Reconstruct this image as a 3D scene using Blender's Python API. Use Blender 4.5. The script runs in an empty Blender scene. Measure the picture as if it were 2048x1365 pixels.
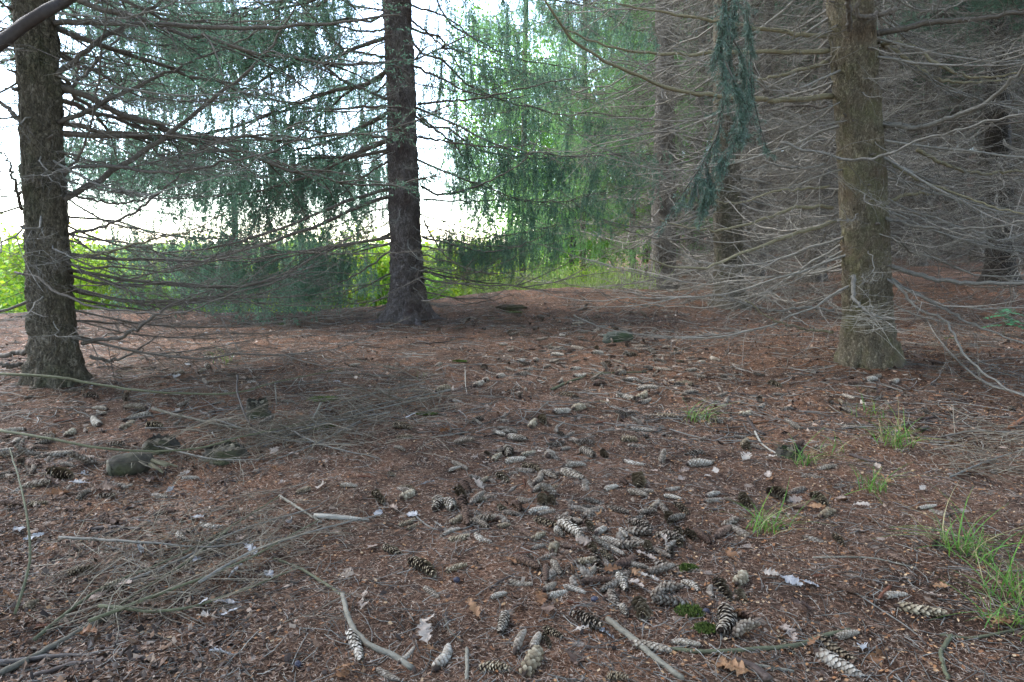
import bpy, math
import numpy as np
from mathutils import Matrix, Vector

# ------------------------------------------------------------------ camera
scene = bpy.context.scene
COL = scene.collection
CAM_H, PITCH, F = 1.05, math.radians(8.4), 2048 * 24.0 / 36.0
cam_data = bpy.data.cameras.new('camera')
cam_data.lens, cam_data.sensor_width = 24.0, 36.0
cam_data.clip_start, cam_data.clip_end = 0.05, 1500.0
cam = bpy.data.objects.new('camera', cam_data)
cam.location = (0, 0, CAM_H)
cam.rotation_euler = (math.pi / 2 - PITCH, 0, 0)
COL.objects.link(cam)
scene.camera = cam

# ------------------------------------------------------------------ light
SUN_EL, SUN_AZ = math.radians(46), math.radians(-66)       # azimuth from +Y towards +X
world = bpy.data.worlds.new('World')
scene.world = world
world.use_nodes = True
wn = world.node_tree.nodes
sky = wn.new('ShaderNodeTexSky')
sky.sky_type = 'NISHITA'
sky.sun_disc = False
sky.sun_elevation, sky.sun_rotation = SUN_EL, SUN_AZ
sky.air_density, sky.dust_density, sky.ozone_density = 1.0, 0.2, 2.5
wn['Background'].inputs['Strength'].default_value = 0.15
hsv = wn.new('ShaderNodeHueSaturation')                    # thin overcast: the blue of the clear sky washed out
hsv.inputs['Saturation'].default_value = 0.8
world.node_tree.links.new(sky.outputs[0], hsv.inputs['Color'])
world.node_tree.links.new(hsv.outputs[0], wn['Background'].inputs['Color'])
sun_data = bpy.data.lights.new('sun', 'SUN')
sun_data.energy, sun_data.angle, sun_data.color = 1.5, math.radians(35), (1.0, 0.95, 0.88)
sun = bpy.data.objects.new('sun', sun_data)
to_sun = Vector((math.sin(SUN_AZ) * math.cos(SUN_EL), math.cos(SUN_AZ) * math.cos(SUN_EL), math.sin(SUN_EL)))
sun.rotation_euler = to_sun.to_track_quat('Z', 'Y').to_euler()
sun.location = (-10, 4, 20)
COL.objects.link(sun)
vs = scene.view_settings
vs.view_transform, vs.look, vs.exposure, vs.gamma = 'Standard', 'None', 3.2, 1.0
vs.use_curve_mapping = False
cy = scene.cycles
cy.max_bounces, cy.diffuse_bounces, cy.glossy_bounces, cy.transmission_bounces = 5, 3, 1, 3
cy.use_denoising = True
cy.caustics_reflective = cy.caustics_refractive = False

# ------------------------------------------------------------------ ground shape and pixel rays
def sstep(a, b, x):
    t = np.clip((np.asarray(x, float) - a) / (b - a), 0, 1)
    return t * t * (3 - 2 * t)
BUMPS = []                                   # (x, y, height, radius) rises round tree feet
def height(x, y):
    x = np.asarray(x, float); y = np.asarray(y, float)
    h = 0.06 * np.sin(x * 0.9 + 0.4) * np.sin(y * 0.7 + 1.0) * sstep(1.0, 4.0, y)
    h = h + 0.020 * np.sin(x * 5.3 + 1.7 * np.sin(y * 2.1)) * np.sin(y * 4.6 + 0.8) + 0.009 * np.sin(x * 12.1 + 2 * np.sin(y * 7)) * np.sin(y * 10.7)
    h = h + 0.34 * sstep(4.5, 8.5, x) * sstep(7, 12, y)
    h = h + 13.0 * sstep(54, 100, y) * sstep(9, 20, x)             # bare rise added behind the stand to block bright slits of sky
    edge = 11.5 - 2.3 * sstep(1.0, -4.5, x)
    h = h - 1.7 * sstep(0, 9, y - edge) * (1 - sstep(2.2, 5.5, x))
    for (bx, by, bh, br) in BUMPS:
        h = h + bh * np.exp(-((x - bx) ** 2 + (y - by) ** 2) / br ** 2)
    return h
CP, SP = math.cos(PITCH), math.sin(PITCH)
def ray(px, py):
    a, b = (px - 1024) / F, (682.5 - py) / F
    return np.array([a, CP + b * SP, -SP + b * CP])
def at(px, py, Y):
    d = ray(px, py)
    return np.array([0, 0, CAM_H]) + d * (Y / d[1])
T_GRID = np.geomspace(0.5, 80, 260)
def ground_at(px, py):
    """where this pixel's ray first meets the ground"""
    d = ray(px, py); o = np.array([0, 0, CAM_H]); ts = T_GRID
    for _ in range(3):
        P = o + d * ts[:, None]
        below = np.nonzero(P[:, 2] <= height(P[:, 0], P[:, 1]))[0]
        i = int(below[0]) if len(below) else len(ts) - 1
        ts = np.linspace(ts[max(i - 1, 0)], ts[i], 14)
    p = o + d * ts[-1]
    p[2] = float(height(p[0], p[1]))
    return p

# ------------------------------------------------------------------ materials
def mat(name):
    m = bpy.data.materials.new(name); m.use_nodes = True
    nt = m.node_tree
    return m, nt, nt.nodes, nt.links, nt.nodes['Principled BSDF']
def ramp(nodes, stops):
    r = nodes.new('ShaderNodeValToRGB')
    e = r.color_ramp.elements
    while len(e) < len(stops): e.new(0.5)
    for el, (p, c) in zip(e, stops):
        el.position = p; el.color = (c[0], c[1], c[2], 1)
    return r
def noise(nodes, links, vec, scale, detail=4, rough=0.6):
    n = nodes.new('ShaderNodeTexNoise')
    n.inputs['Scale'].default_value = scale; n.inputs['Detail'].default_value = detail; n.inputs['Roughness'].default_value = rough
    if vec is not None: links.new(vec, n.inputs['Vector'])
    return n
def mixc(nodes, links, fac, a, b, mode='MIX'):
    m = nodes.new('ShaderNodeMix'); m.data_type = 'RGBA'; m.blend_type = mode
    for s, v in ((m.inputs[0], fac), (m.inputs[6], a), (m.inputs[7], b)):
        if hasattr(v, 'links'): links.new(v, s)
        elif isinstance(v, tuple): s.default_value = (*v, 1)
        else: s.default_value = v
    return m.outputs[2]

def piece_mat(name, stops, rough=0.8, island=True, translucent=0.0, spec=0.25, bump=None, per_object=False):
    """colour picked at random for each separate piece (or each object)"""
    m, nt, N, L, b = mat(name)
    r = ramp(N, stops)
    if per_object:
        src = N.new('ShaderNodeObjectInfo').outputs['Random']
    else:
        src = N.new('ShaderNodeNewGeometry').outputs['Random Per Island']
    L.new(src, r.inputs[0])
    tc = N.new('ShaderNodeTexCoord')
    n = noise(N, L, tc.outputs['Object'], 60, 3)
    r2 = ramp(N, [(0.3, (0.72, 0.72, 0.72)), (0.7, (1.15, 1.15, 1.15))])
    L.new(n.outputs[0], r2.inputs[0])
    c = mixc(N, L, 1.0, r.outputs[0], r2.outputs[0], 'MULTIPLY')
    L.new(c, b.inputs['Base Color'])
    b.inputs['Roughness'].default_value = rough
    b.inputs['Specular IOR Level'].default_value = spec
    if bump:
        bp = N.new('ShaderNodeBump'); bp.inputs['Strength'].default_value = bump; bp.inputs['Distance'].default_value = 0.004
        L.new(n.outputs[0], bp.inputs['Height']); L.new(bp.outputs[0], b.inputs['Normal'])
    if translucent:
        t = N.new('ShaderNodeBsdfTranslucent'); L.new(c, t.inputs[0])
        ms = N.new('ShaderNodeMixShader'); ms.inputs[0].default_value = translucent
        L.new(b.outputs[0], ms.inputs[1]); L.new(t.outputs[0], ms.inputs[2])
        L.new(ms.outputs[0], N['Material Output'].inputs['Surface'])
    return m

def bark_mat(name, dark, mid, light, moss=None, plate=26.0, red=None):
    m, nt, N, L, b = mat(name)
    tc = N.new('ShaderNodeTexCoord')
    mp = N.new('ShaderNodeMapping'); mp.inputs['Scale'].default_value = (1, 1, 0.62)
    L.new(tc.outputs['Object'], mp.inputs[0])
    n0 = noise(N, L, mp.outputs[0], 16, 4)
    warp = N.new('ShaderNodeVectorMath'); warp.operation = 'MULTIPLY_ADD'
    warp.inputs[1].default_value = (0.10, 0.10, 0.14)
    L.new(n0.outputs['Color'], warp.inputs[0]); L.new(mp.outputs[0], warp.inputs[2])
    v = N.new('ShaderNodeTexVoronoi'); v.feature = 'DISTANCE_TO_EDGE'; v.inputs['Scale'].default_value = plate
    L.new(warp.outputs[0], v.inputs['Vector'])
    v2 = N.new('ShaderNodeTexVoronoi'); v2.inputs['Scale'].default_value = plate
    L.new(warp.outputs[0], v2.inputs['Vector'])
    crack = ramp(N, [(0.0, (0.35, 0.35, 0.35)), (0.08, (0.8, 0.8, 0.8)), (0.3, (1, 1, 1))])
    L.new(v.outputs[0], crack.inputs[0])
    fine = noise(N, L, mp.outputs[0], 70, 6, 0.75)
    big = noise(N, L, tc.outputs['Object'], 2.3, 4)
    sep = N.new('ShaderNodeSeparateColor'); L.new(v2.outputs['Color'], sep.inputs[0])
    mx = N.new('ShaderNodeMath'); mx.operation = 'MULTIPLY_ADD'; mx.inputs[1].default_value = 0.28
    L.new(sep.outputs[0], mx.inputs[0])
    f2 = N.new('ShaderNodeMath'); f2.operation = 'MULTIPLY'; f2.inputs[1].default_value = 0.72
    L.new(fine.outputs[0], f2.inputs[0]); L.new(f2.outputs[0], mx.inputs[2])
    col = ramp(N, [(0.15, dark), (0.5, mid), (0.85, light)])
    L.new(mx.outputs[0], col.inputs[0])
    c = col.outputs[0]
    if red:
        rr = ramp(N, [(0.52, (0, 0, 0)), (0.66, (1, 1, 1))]); L.new(big.outputs[0], rr.inputs[0])
        c = mixc(N, L, rr.outputs[0], c, red)
    if moss:
        bigm = noise(N, L, tc.outputs['Object'], 4.1, 6, 0.7)
        rm = ramp(N, [(0.48, (0, 0, 0)), (0.72, (0.75, 0.75, 0.75))]); L.new(bigm.outputs[0], rm.inputs[0])
        c = mixc(N, L, rm.outputs[0], c, moss)
    ck = ramp(N, [(0.0, (0.35, 0.33, 0.30)), (1.0, (1, 1, 1))]); L.new(crack.outputs[0], ck.inputs[0])
    c = mixc(N, L, 1.0, c, ck.outputs[0], 'MULTIPLY')
    L.new(c, b.inputs['Base Color'])
    b.inputs['Roughness'].default_value = 0.9; b.inputs['Specular IOR Level'].default_value = 0.2
    hsum = N.new('ShaderNodeMath'); hsum.operation = 'MULTIPLY_ADD'; hsum.inputs[1].default_value = 0.6
    L.new(fine.outputs[0], hsum.inputs[0]); L.new(crack.outputs[0], hsum.inputs[2])
    bp = N.new('ShaderNodeBump'); bp.inputs['Strength'].default_value = 1.0; bp.inputs['Distance'].default_value = 0.012
    L.new(hsum.outputs[0], bp.inputs['Height']); L.new(bp.outputs[0], b.inputs['Normal'])
    return m

M = {}
M['bark_edge'] = bark_mat('bark_grey_brown', (0.036, 0.029, 0.021), (0.11, 0.092, 0.066), (0.24, 0.205, 0.155), moss=(0.07, 0.075, 0.035), plate=48)
M['bark_centre'] = bark_mat('bark_dark_purple_brown', (0.034, 0.028, 0.027), (0.115, 0.095, 0.088), (0.27, 0.235, 0.225), red=(0.07, 0.048, 0.042), plate=44)
M['bark_tan'] = bark_mat('bark_tan_olive', (0.048, 0.038, 0.026), (0.15, 0.122, 0.082), (0.30, 0.255, 0.18), moss=(0.12, 0.125, 0.05), red=(0.13, 0.095, 0.062), plate=62)  # tan and olive are this bark's own colours
M['bark_shade'] = bark_mat('bark_painted_shade', (0.012, 0.010, 0.008), (0.032, 0.026, 0.021), (0.07, 0.058, 0.048), plate=40)  # darker spruce bark: the shade deep in the stand is put into its colour
M['bark_far'] = bark_mat('bark_far_brown', (0.035, 0.029, 0.023), (0.08, 0.067, 0.055), (0.15, 0.13, 0.11), plate=22)
M['bark_pale'] = bark_mat('bark_pale_grey', (0.06, 0.05, 0.04), (0.14, 0.12, 0.10), (0.26, 0.23, 0.20), plate=26)
M['limb_dark'] = piece_mat('limb_dark_brown', [(0, (0.055, 0.045, 0.037)), (1, (0.14, 0.118, 0.095))], bump=0.5)
M['limb_olive'] = piece_mat('limb_olive_brown', [(0, (0.10, 0.085, 0.045)), (0.5, (0.17, 0.145, 0.085)), (1, (0.22, 0.19, 0.13))], bump=0.5)
M['twig_grey'] = piece_mat('dead_twig_grey', [(0, (0.068, 0.060, 0.050)), (0.5, (0.13, 0.117, 0.098)), (1, (0.28, 0.258, 0.222))], bump=0.3)
M['twig_far'] = piece_mat('far_twig_grey', [(0, (0.045, 0.037, 0.029)), (0.5, (0.082, 0.068, 0.054)), (1, (0.16, 0.137, 0.112))])
M['stick'] = piece_mat('stick_weathered', [(0, (0.10, 0.085, 0.06)), (1, (0.21, 0.185, 0.14))], per_object=True, bump=0.6)
M['brush'] = piece_mat('brush_twig', [(0, (0.075, 0.057, 0.038)), (0.5, (0.135, 0.108, 0.076)), (1, (0.26, 0.222, 0.165))])
M['stick_green'] = piece_mat('stick_algae_green', [(0, (0.06, 0.062, 0.034)), (1, (0.125, 0.12, 0.068))], bump=0.6)
M['stick_dark'] = piece_mat('stick_dark_wet', [(0, (0.035, 0.025, 0.02)), (1, (0.075, 0.05, 0.038))], per_object=True, rough=0.6, bump=0.6)
M['stick_rust'] = piece_mat('stick_rust', [(0, (0.13, 0.055, 0.026)), (1, (0.21, 0.09, 0.04))], per_object=True, bump=0.6)
M['stick_pale'] = piece_mat('stick_bleached', [(0, (0.26, 0.235, 0.19)), (1, (0.36, 0.325, 0.265))], bump=0.4)
M['needle_live'] = piece_mat('needles_blue_green', [(0, (0.06, 0.125, 0.082)), (0.5, (0.10, 0.19, 0.125)), (1, (0.15, 0.26, 0.165))], rough=0.5, translucent=0.6, spec=0.4)
M['needle_light'] = piece_mat('needles_fresh_green', [(0, (0.09, 0.21, 0.075)), (0.5, (0.15, 0.31, 0.11)), (1, (0.25, 0.42, 0.14))], rough=0.55, translucent=0.55)
M['needle_bough'] = piece_mat('needles_bough', [(0, (0.035, 0.072, 0.047)), (0.5, (0.072, 0.128, 0.088)), (1, (0.15, 0.225, 0.165))], rough=0.45, translucent=0.15, spec=0.5)
M['leaf_bright'] = piece_mat('leaves_yellow_green', [(0, (0.16, 0.29, 0.02)), (0.5, (0.27, 0.42, 0.03)), (0.9, (0.38, 0.48, 0.04)), (1, (0.45, 0.36, 0.07))], rough=0.5, translucent=0.5)
M['leaf_mid'] = piece_mat('leaves_mid_green', [(0, (0.10, 0.24, 0.035)), (0.6, (0.17, 0.34, 0.05)), (1, (0.28, 0.43, 0.07))], rough=0.5, translucent=0.55)
M['grass'] = piece_mat('grass_blade', [(0, (0.06, 0.16, 0.025)), (0.6, (0.11, 0.25, 0.035)), (1, (0.20, 0.29, 0.05))], rough=0.45, translucent=0.3, per_object=True)
M['meadow_grass'] = piece_mat('meadow_grass_blade', [(0, (0.14, 0.24, 0.05)), (1, (0.30, 0.36, 0.12))], rough=0.6, translucent=0.4)
M['moss'] = piece_mat('moss', [(0, (0.045, 0.068, 0.014)), (1, (0.10, 0.13, 0.024))], rough=0.95)
M['fern'] = piece_mat('seedling_leaflet', [(0, (0.05, 0.19, 0.09)), (1, (0.09, 0.28, 0.13))], rough=0.5, translucent=0.3, per_object=True)
M['flake'] = piece_mat('bark_flake', [(0, (0.13, 0.055, 0.025)), (0.5, (0.27, 0.12, 0.05)), (0.8, (0.38, 0.21, 0.10)), (1, (0.42, 0.30, 0.18))], rough=0.8)
M['needle_dry'] = piece_mat('dry_needle', [(0, (0.07, 0.036, 0.022)), (0.4, (0.23, 0.115, 0.065)), (0.65, (0.27, 0.185, 0.13)), (1, (0.46, 0.37, 0.29))], rough=0.7)
M['cone_pale'] = piece_mat('cone_scale_pale', [(0, (0.23, 0.195, 0.15)), (0.5, (0.34, 0.295, 0.235)), (1, (0.45, 0.405, 0.335))], rough=0.75, bump=0.3)
M['cone_open'] = piece_mat('cone_scale_open', [(0, (0.17, 0.135, 0.085)), (0.6, (0.27, 0.22, 0.15)), (1, (0.37, 0.32, 0.23))], rough=0.75, bump=0.3)
M['cone_brown'] = piece_mat('cone_scale_brown', [(0, (0.09, 0.052, 0.036)), (1, (0.175, 0.115, 0.08))], rough=0.75, bump=0.3)
M['cone_core'] = piece_mat('cone_core', [(0, (0.035, 0.022, 0.016)), (1, (0.06, 0.04, 0.03))], rough=0.9)
M['cone_cob'] = piece_mat('cone_cob_rust', [(0, (0.075, 0.028, 0.02)), (1, (0.17, 0.07, 0.035))], rough=0.85)
M['cone_litter'] = piece_mat('cone_scale_worn', [(0, (0.15, 0.12, 0.09)), (0.5, (0.24, 0.205, 0.165)), (1, (0.35, 0.31, 0.255))], rough=0.8)
for k_ in ('cone_pale', 'cone_open', 'cone_brown', 'cone_litter'):          # weathered pale tips on dark brown scales
    N = M[k_].node_tree.nodes; L = M[k_].node_tree.links; b = N['Principled BSDF']
    src = b.inputs['Base Color'].links[0].from_socket
    a_ = N.new('ShaderNodeAttribute'); a_.attribute_name = 'tip'
    r_ = ramp(N, [(0.15, (0.22, 0.17, 0.14)), (0.55, (0.70, 0.66, 0.63)), (0.9, (1.0, 1.0, 1.0))]); L.new(a_.outputs['Fac'], r_.inputs[0])
    oi = N.new('ShaderNodeObjectInfo'); r2_ = ramp(N, [(0, (0.62, 0.56, 0.51)), (0.5, (0.95, 0.91, 0.87)), (1, (1.25, 1.25, 1.25))]); L.new(oi.outputs['Random'], r2_.inputs[0])
    c_ = mixc(N, L, 1.0, mixc(N, L, 1.0, src, r_.outputs[0], 'MULTIPLY'), r2_.outputs[0], 'MULTIPLY')
    L.new(c_, b.inputs['Base Color'])
M['oak_pale'] = piece_mat('oak_leaf_pale', [(0, (0.31, 0.22, 0.165)), (0.5, (0.40, 0.31, 0.245)), (1, (0.47, 0.40, 0.33))], rough=0.6, translucent=0.15, per_object=True)
M['oak_tan'] = piece_mat('oak_leaf_tan', [(0, (0.19, 0.085, 0.038)), (1, (0.31, 0.17, 0.085))], rough=0.55, translucent=0.15, per_object=True)
M['oak_dark'] = piece_mat('oak_leaf_dark', [(0, (0.07, 0.042, 0.032)), (1, (0.15, 0.09, 0.06))], rough=0.5, per_object=True)
M['oak_silver'] = piece_mat('oak_leaf_silver', [(0, (0.27, 0.25, 0.24)), (1, (0.40, 0.39, 0.385))], rough=0.5, per_object=True)
M['nut'] = piece_mat('dark_nut', [(0, (0.03, 0.028, 0.04)), (1, (0.06, 0.055, 0.075))], rough=0.45, per_object=True)

def stone_mat(name, a, b_, moss):
    m, nt, N, L, b = mat(name)
    tc = N.new('ShaderNodeTexCoord')
    n = noise(N, L, tc.outputs['Object'], 14, 6, 0.7)
    n2 = noise(N, L, tc.outputs['Object'], 5, 4)
    r = ramp(N, [(0.3, a), (0.7, b_)]); L.new(n.outputs[0], r.inputs[0])
    r2 = ramp(N, [(0.45, (0, 0, 0)), (0.62, (1, 1, 1))]); L.new(n2.outputs[0], r2.inputs[0])
    c = mixc(N, L, r2.outputs[0], r.outputs[0], moss)
    L.new(c, b.inputs['Base Color']); b.inputs['Roughness'].default_value = 0.9
    bp = N.new('ShaderNodeBump'); bp.inputs['Strength'].default_value = 0.8; bp.inputs['Distance'].default_value = 0.02
    L.new(n.outputs[0], bp.inputs['Height']); L.new(bp.outputs[0], b.inputs['Normal'])
    return m
M['stone'] = stone_mat('mossy_stone', (0.022, 0.026, 0.018), (0.055, 0.06, 0.045), (0.03, 0.045, 0.016))
M['rot'] = stone_mat('rotten_wood', (0.022, 0.018, 0.012), (0.065, 0.052, 0.036), (0.045, 0.043, 0.016))
M['rot_top'] = stone_mat('rotten_wood_face', (0.10, 0.085, 0.06), (0.20, 0.17, 0.12), (0.09, 0.09, 0.05))

def ground_mat():
    m, nt, N, L, b = mat('needle_floor')
    tc = N.new('ShaderNodeTexCoord'); P = tc.outputs['Object']
    strands = []
    for i, (ang, sc) in enumerate(((0.3, 260), (1.25, 300), (2.2, 240), (2.8, 280))):
        mp = N.new('ShaderNodeMapping'); mp.vector_type = 'TEXTURE'; mp.inputs['Rotation'].default_value = (0, 0, ang); mp.inputs['Scale'].default_value = (9, 1, 1)
        mp.inputs['Location'].default_value = (i * 7.3, i * 3.1, 0)
        L.new(P, mp.inputs[0])
        strands.append(noise(N, L, mp.outputs[0], sc, 2, 0.6).outputs[0])
    mxs = strands[0]
    for s in strands[1:]:
        q = N.new('ShaderNodeMath'); q.operation = 'MAXIMUM'; L.new(mxs, q.inputs[0]); L.new(s, q.inputs[1]); mxs = q.outputs[0]
    col = ramp(N, [(0.52, (0.046, 0.025, 0.015)), (0.62, (0.15, 0.088, 0.057)), (0.74, (0.32, 0.225, 0.16))])
    L.new(mxs, col.inputs[0])
    big = noise(N, L, P, 0.9, 5, 0.65)
    mid = noise(N, L, P, 6, 5, 0.7)
    # greyer, redder and darker patches of litter
    rb = ramp(N, [(0.36, (0.55, 0.50, 0.46)), (0.5, (0.95, 0.92, 0.89)), (0.64, (1.35, 1.16, 1.02))]); L.new(big.outputs[0], rb.inputs[0])
    rm = ramp(N, [(0.34, (0.42, 0.40, 0.38)), (0.52, (1, 1, 1)), (0.72, (1.4, 1.22, 1.1))]); L.new(mid.outputs[0], rm.inputs[0])
    c = mixc(N, L, 1.0, col.outputs[0], rb.outputs[0], 'MULTIPLY')
    c = mixc(N, L, 1.0, c, rm.outputs[0], 'MULTIPLY')
    # flecks of pale scale and bark
    v = N.new('ShaderNodeTexVoronoi'); v.inputs['Scale'].default_value = 55; L.new(P, v.inputs['Vector'])
    sp = N.new('ShaderNodeSeparateColor'); L.new(v.outputs['Color'], sp.inputs[0])
    f1 = ramp(N, [(0.80, (0, 0, 0)), (0.82, (1, 1, 1))]); L.new(sp.outputs[0], f1.inputs[0])
    f2 = ramp(N, [(0.22, (1, 1, 1)), (0.30, (0, 0, 0))]); L.new(v.outputs['Distance'], f2.inputs[0])
    fl = mixc(N, L, 1.0, f1.outputs[0], f2.outputs[0], 'MULTIPLY')
    flc = ramp(N, [(0.0, (0.30, 0.14, 0.07)), (0.5, (0.34, 0.25, 0.18)), (1, (0.42, 0.37, 0.31))]); L.new(sp.outputs[1], flc.inputs[0])
    fm = N.new('ShaderNodeMath'); fm.operation = 'MULTIPLY'; fm.inputs[1].default_value = 0.7
    L.new(fl, fm.inputs[0])
    c = mixc(N, L, fm.outputs[0], c, flc.outputs[0])
    # larger chips and clots of litter, for the middle distance
    v3 = N.new('ShaderNodeTexVoronoi'); v3.inputs['Scale'].default_value = 17; v3.inputs['Randomness'].default_value = 1.0; L.new(P, v3.inputs['Vector'])
    sp3 = N.new('ShaderNodeSeparateColor'); L.new(v3.outputs['Color'], sp3.inputs[0])
    g1 = ramp(N, [(0.62, (0, 0, 0)), (0.64, (1, 1, 1))]); L.new(sp3.outputs[0], g1.inputs[0])
    nn3 = noise(N, L, P, 40, 4, 0.7); dd3 = N.new('ShaderNodeMath'); dd3.operation = 'MULTIPLY_ADD'; dd3.inputs[1].default_value = 0.55
    L.new(nn3.outputs[0], dd3.inputs[0]); L.new(v3.outputs['Distance'], dd3.inputs[2])
    g2 = ramp(N, [(0.50, (1, 1, 1)), (0.58, (0, 0, 0))]); L.new(dd3.outputs[0], g2.inputs[0])
    gm = mixc(N, L, 1.0, g1.outputs[0], g2.outputs[0], 'MULTIPLY')
    gc = ramp(N, [(0.0, (0.030, 0.019, 0.014)), (0.45, (0.06, 0.037, 0.026)), (0.6, (0.22, 0.10, 0.05)), (0.8, (0.25, 0.18, 0.13)), (1, (0.36, 0.30, 0.25))]); L.new(sp3.outputs[1], gc.inputs[0])
    gf = N.new('ShaderNodeMath'); gf.operation = 'MULTIPLY'; gf.inputs[1].default_value = 0.8; L.new(gm, gf.inputs[0])
    c = mixc(N, L, gf.outputs[0], c, gc.outputs[0])
    # turf beyond the edge of the trees
    at_ = N.new('ShaderNodeAttribute'); at_.attribute_name = 'turf'
    gr = ramp(N, [(0.3, (0.09, 0.14, 0.03)), (0.7, (0.20, 0.26, 0.07))]); L.new(mid.outputs[0], gr.inputs[0])
    c = mixc(N, L, at_.outputs['Fac'], c, gr.outputs[0])
    L.new(c, b.inputs['Base Color'])
    b.inputs['Roughness'].default_value = 0.95; b.inputs['Specular IOR Level'].default_value = 0.15
    hs = N.new('ShaderNodeMath'); hs.operation = 'MULTIPLY_ADD'; hs.inputs[1].default_value = 0.5
    L.new(mxs, hs.inputs[0]); L.new(mid.outputs[0], hs.inputs[2])
    bp = N.new('ShaderNodeBump'); bp.inputs['Strength'].default_value = 1.0; bp.inputs['Distance'].default_value = 0.035
    L.new(hs.outputs[0], bp.inputs['Height']); L.new(bp.outputs[0], b.inputs['Normal'])
    return m
M['ground'] = ground_mat()

# ------------------------------------------------------------------ mesh helpers
def norm(v):
    return v / np.maximum(np.linalg.norm(v, axis=-1, keepdims=True), 1e-9)

class MB:
    """collects tubes, thin twigs, needles and free faces, then builds ONE mesh"""
    def __init__(self): self.V, self.Q, self.T, self.n, self.tw = [], [], [], 0, []
    def add(self, V, Q=None, T=None):
        V = np.asarray(V, float).reshape(-1, 3)
        if Q is not None and len(Q): self.Q.append(np.asarray(Q, int).reshape(-1, 4) + self.n)
        if T is not None and len(T): self.T.append(np.asarray(T, int).reshape(-1, 3) + self.n)
        self.V.append(V); self.n += len(V)
    def tube(self, P, R, sides=8, cap=True, lump=0.0, rng=None):
        P = np.asarray(P, float); n = len(P); R = np.broadcast_to(np.asarray(R, float), (n,))
        T = norm(np.gradient(P, axis=0))
        ref = np.array([0, 0, 1.0]) if abs(T[:, 2]).mean() < 0.8 else np.array([1.0, 0, 0])
        A = norm(np.cross(T, ref)); B = np.cross(A, T)
        th = np.linspace(0, 2 * np.pi, sides, endpoint=False)
        rr = R[:, None] * np.ones(sides)
        if lump and rng is not None: rr = rr * (1 + lump * rng.normal(size=rr.shape))
        V = P[:, None] + rr[..., None] * (np.cos(th)[None, :, None] * A[:, None] + np.sin(th)[None, :, None] * B[:, None])
        i = np.arange(n - 1)[:, None] * sides; j = np.arange(sides)[None]; k = (j + 1) % sides
        Q = np.stack([i + j, i + k, i + sides + k, i + sides + j], -1).reshape(-1, 4)
        V = V.reshape(-1, 3); T_ = []
        if cap:
            V = np.vstack([V, P[:1] - T[:1] * R[0] * 0.15, P[-1:] + T[-1:] * R[-1] * 0.2]); c0, c1 = len(V) - 2, len(V) - 1
            e = (n - 1) * sides
            T_ = [(c0, (q + 1) % sides, q) for q in range(sides)] + [(c1, e + q, e + (q + 1) % sides) for q in range(sides)]
        self.add(V, Q, T_)
    def twig(self, P4, r0, r1): self.tw.append((P4, r0, r1))
    def flush(self):
        if not self.tw: return
        P = np.array([t[0] for t in self.tw], float); r0 = np.array([t[1] for t in self.tw]); r1 = np.array([t[2] for t in self.tw])
        m, n = P.shape[:2]
        T = norm(np.gradient(P, axis=1))
        ref = np.where(np.abs(T[:, :, 2:3]) < 0.85, np.array([0, 0, 1.0]), np.array([1.0, 0, 0]))
        A = norm(np.cross(T, ref)); B = np.cross(A, T)
        s = np.linspace(0, 1, n)[None]
        R = r0[:, None] * (1 - s) + r1[:, None] * s
        th = np.array([0, 2.0944, 4.18879])
        V = P[:, :, None] + R[:, :, None, None] * (np.cos(th)[None, None, :, None] * A[:, :, None] + np.sin(th)[None, None, :, None] * B[:, :, None])
        base = np.arange(m)[:, None, None] * (n * 3); i = np.arange(n - 1)[None, :, None] * 3; j = np.arange(3)[None, None]; k = (j + 1) % 3
        Q = np.stack([base + i + j, base + i + k, base + i + 3 + k, base + i + 3 + j], -1).reshape(-1, 4)
        self.add(V.reshape(-1, 3), Q); self.tw = []
    def diamonds(self, P, D, W, L, w, mid=0.5):
        """thin four-sided blades: start P, direction D, width direction W"""
        P, D, W = (np.asarray(a, float) for a in (P, D, W))
        L = np.broadcast_to(L, (len(P),))[:, None]; w = np.broadcast_to(w, (len(P),))[:, None]
        V = np.stack([P, P + D * L * mid + W * w / 2, P + D * L, P + D * L * mid - W * w / 2], 1).reshape(-1, 3)
        self.add(V, np.arange(len(P) * 4).reshape(-1, 4))
    def mesh(self, name, material, smooth=True):
        self.flush()
        V = np.concatenate(self.V) if self.V else np.zeros((0, 3))
        Q = np.concatenate(self.Q) if self.Q else np.zeros((0, 4), int)
        T = np.concatenate(self.T) if self.T else np.zeros((0, 3), int)
        me = bpy.data.meshes.new(name)
        me.vertices.add(len(V)); me.vertices.foreach_set('co', V.astype(np.float32).ravel())
        loops = np.concatenate([Q.ravel(), T.ravel()]).astype(np.int32)
        me.loops.add(len(loops)); me.loops.foreach_set('vertex_index', loops)
        starts = np.concatenate([np.arange(len(Q)) * 4, len(Q) * 4 + np.arange(len(T)) * 3]).astype(np.int32)
        me.polygons.add(len(starts)); me.polygons.foreach_set('loop_start', starts)
        me.update(calc_edges=True)
        if smooth: me.polygons.foreach_set('use_smooth', np.ones(len(starts), bool))
        for mm in (material if isinstance(material, list) else [material]): me.materials.append(mm)
        return me

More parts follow.
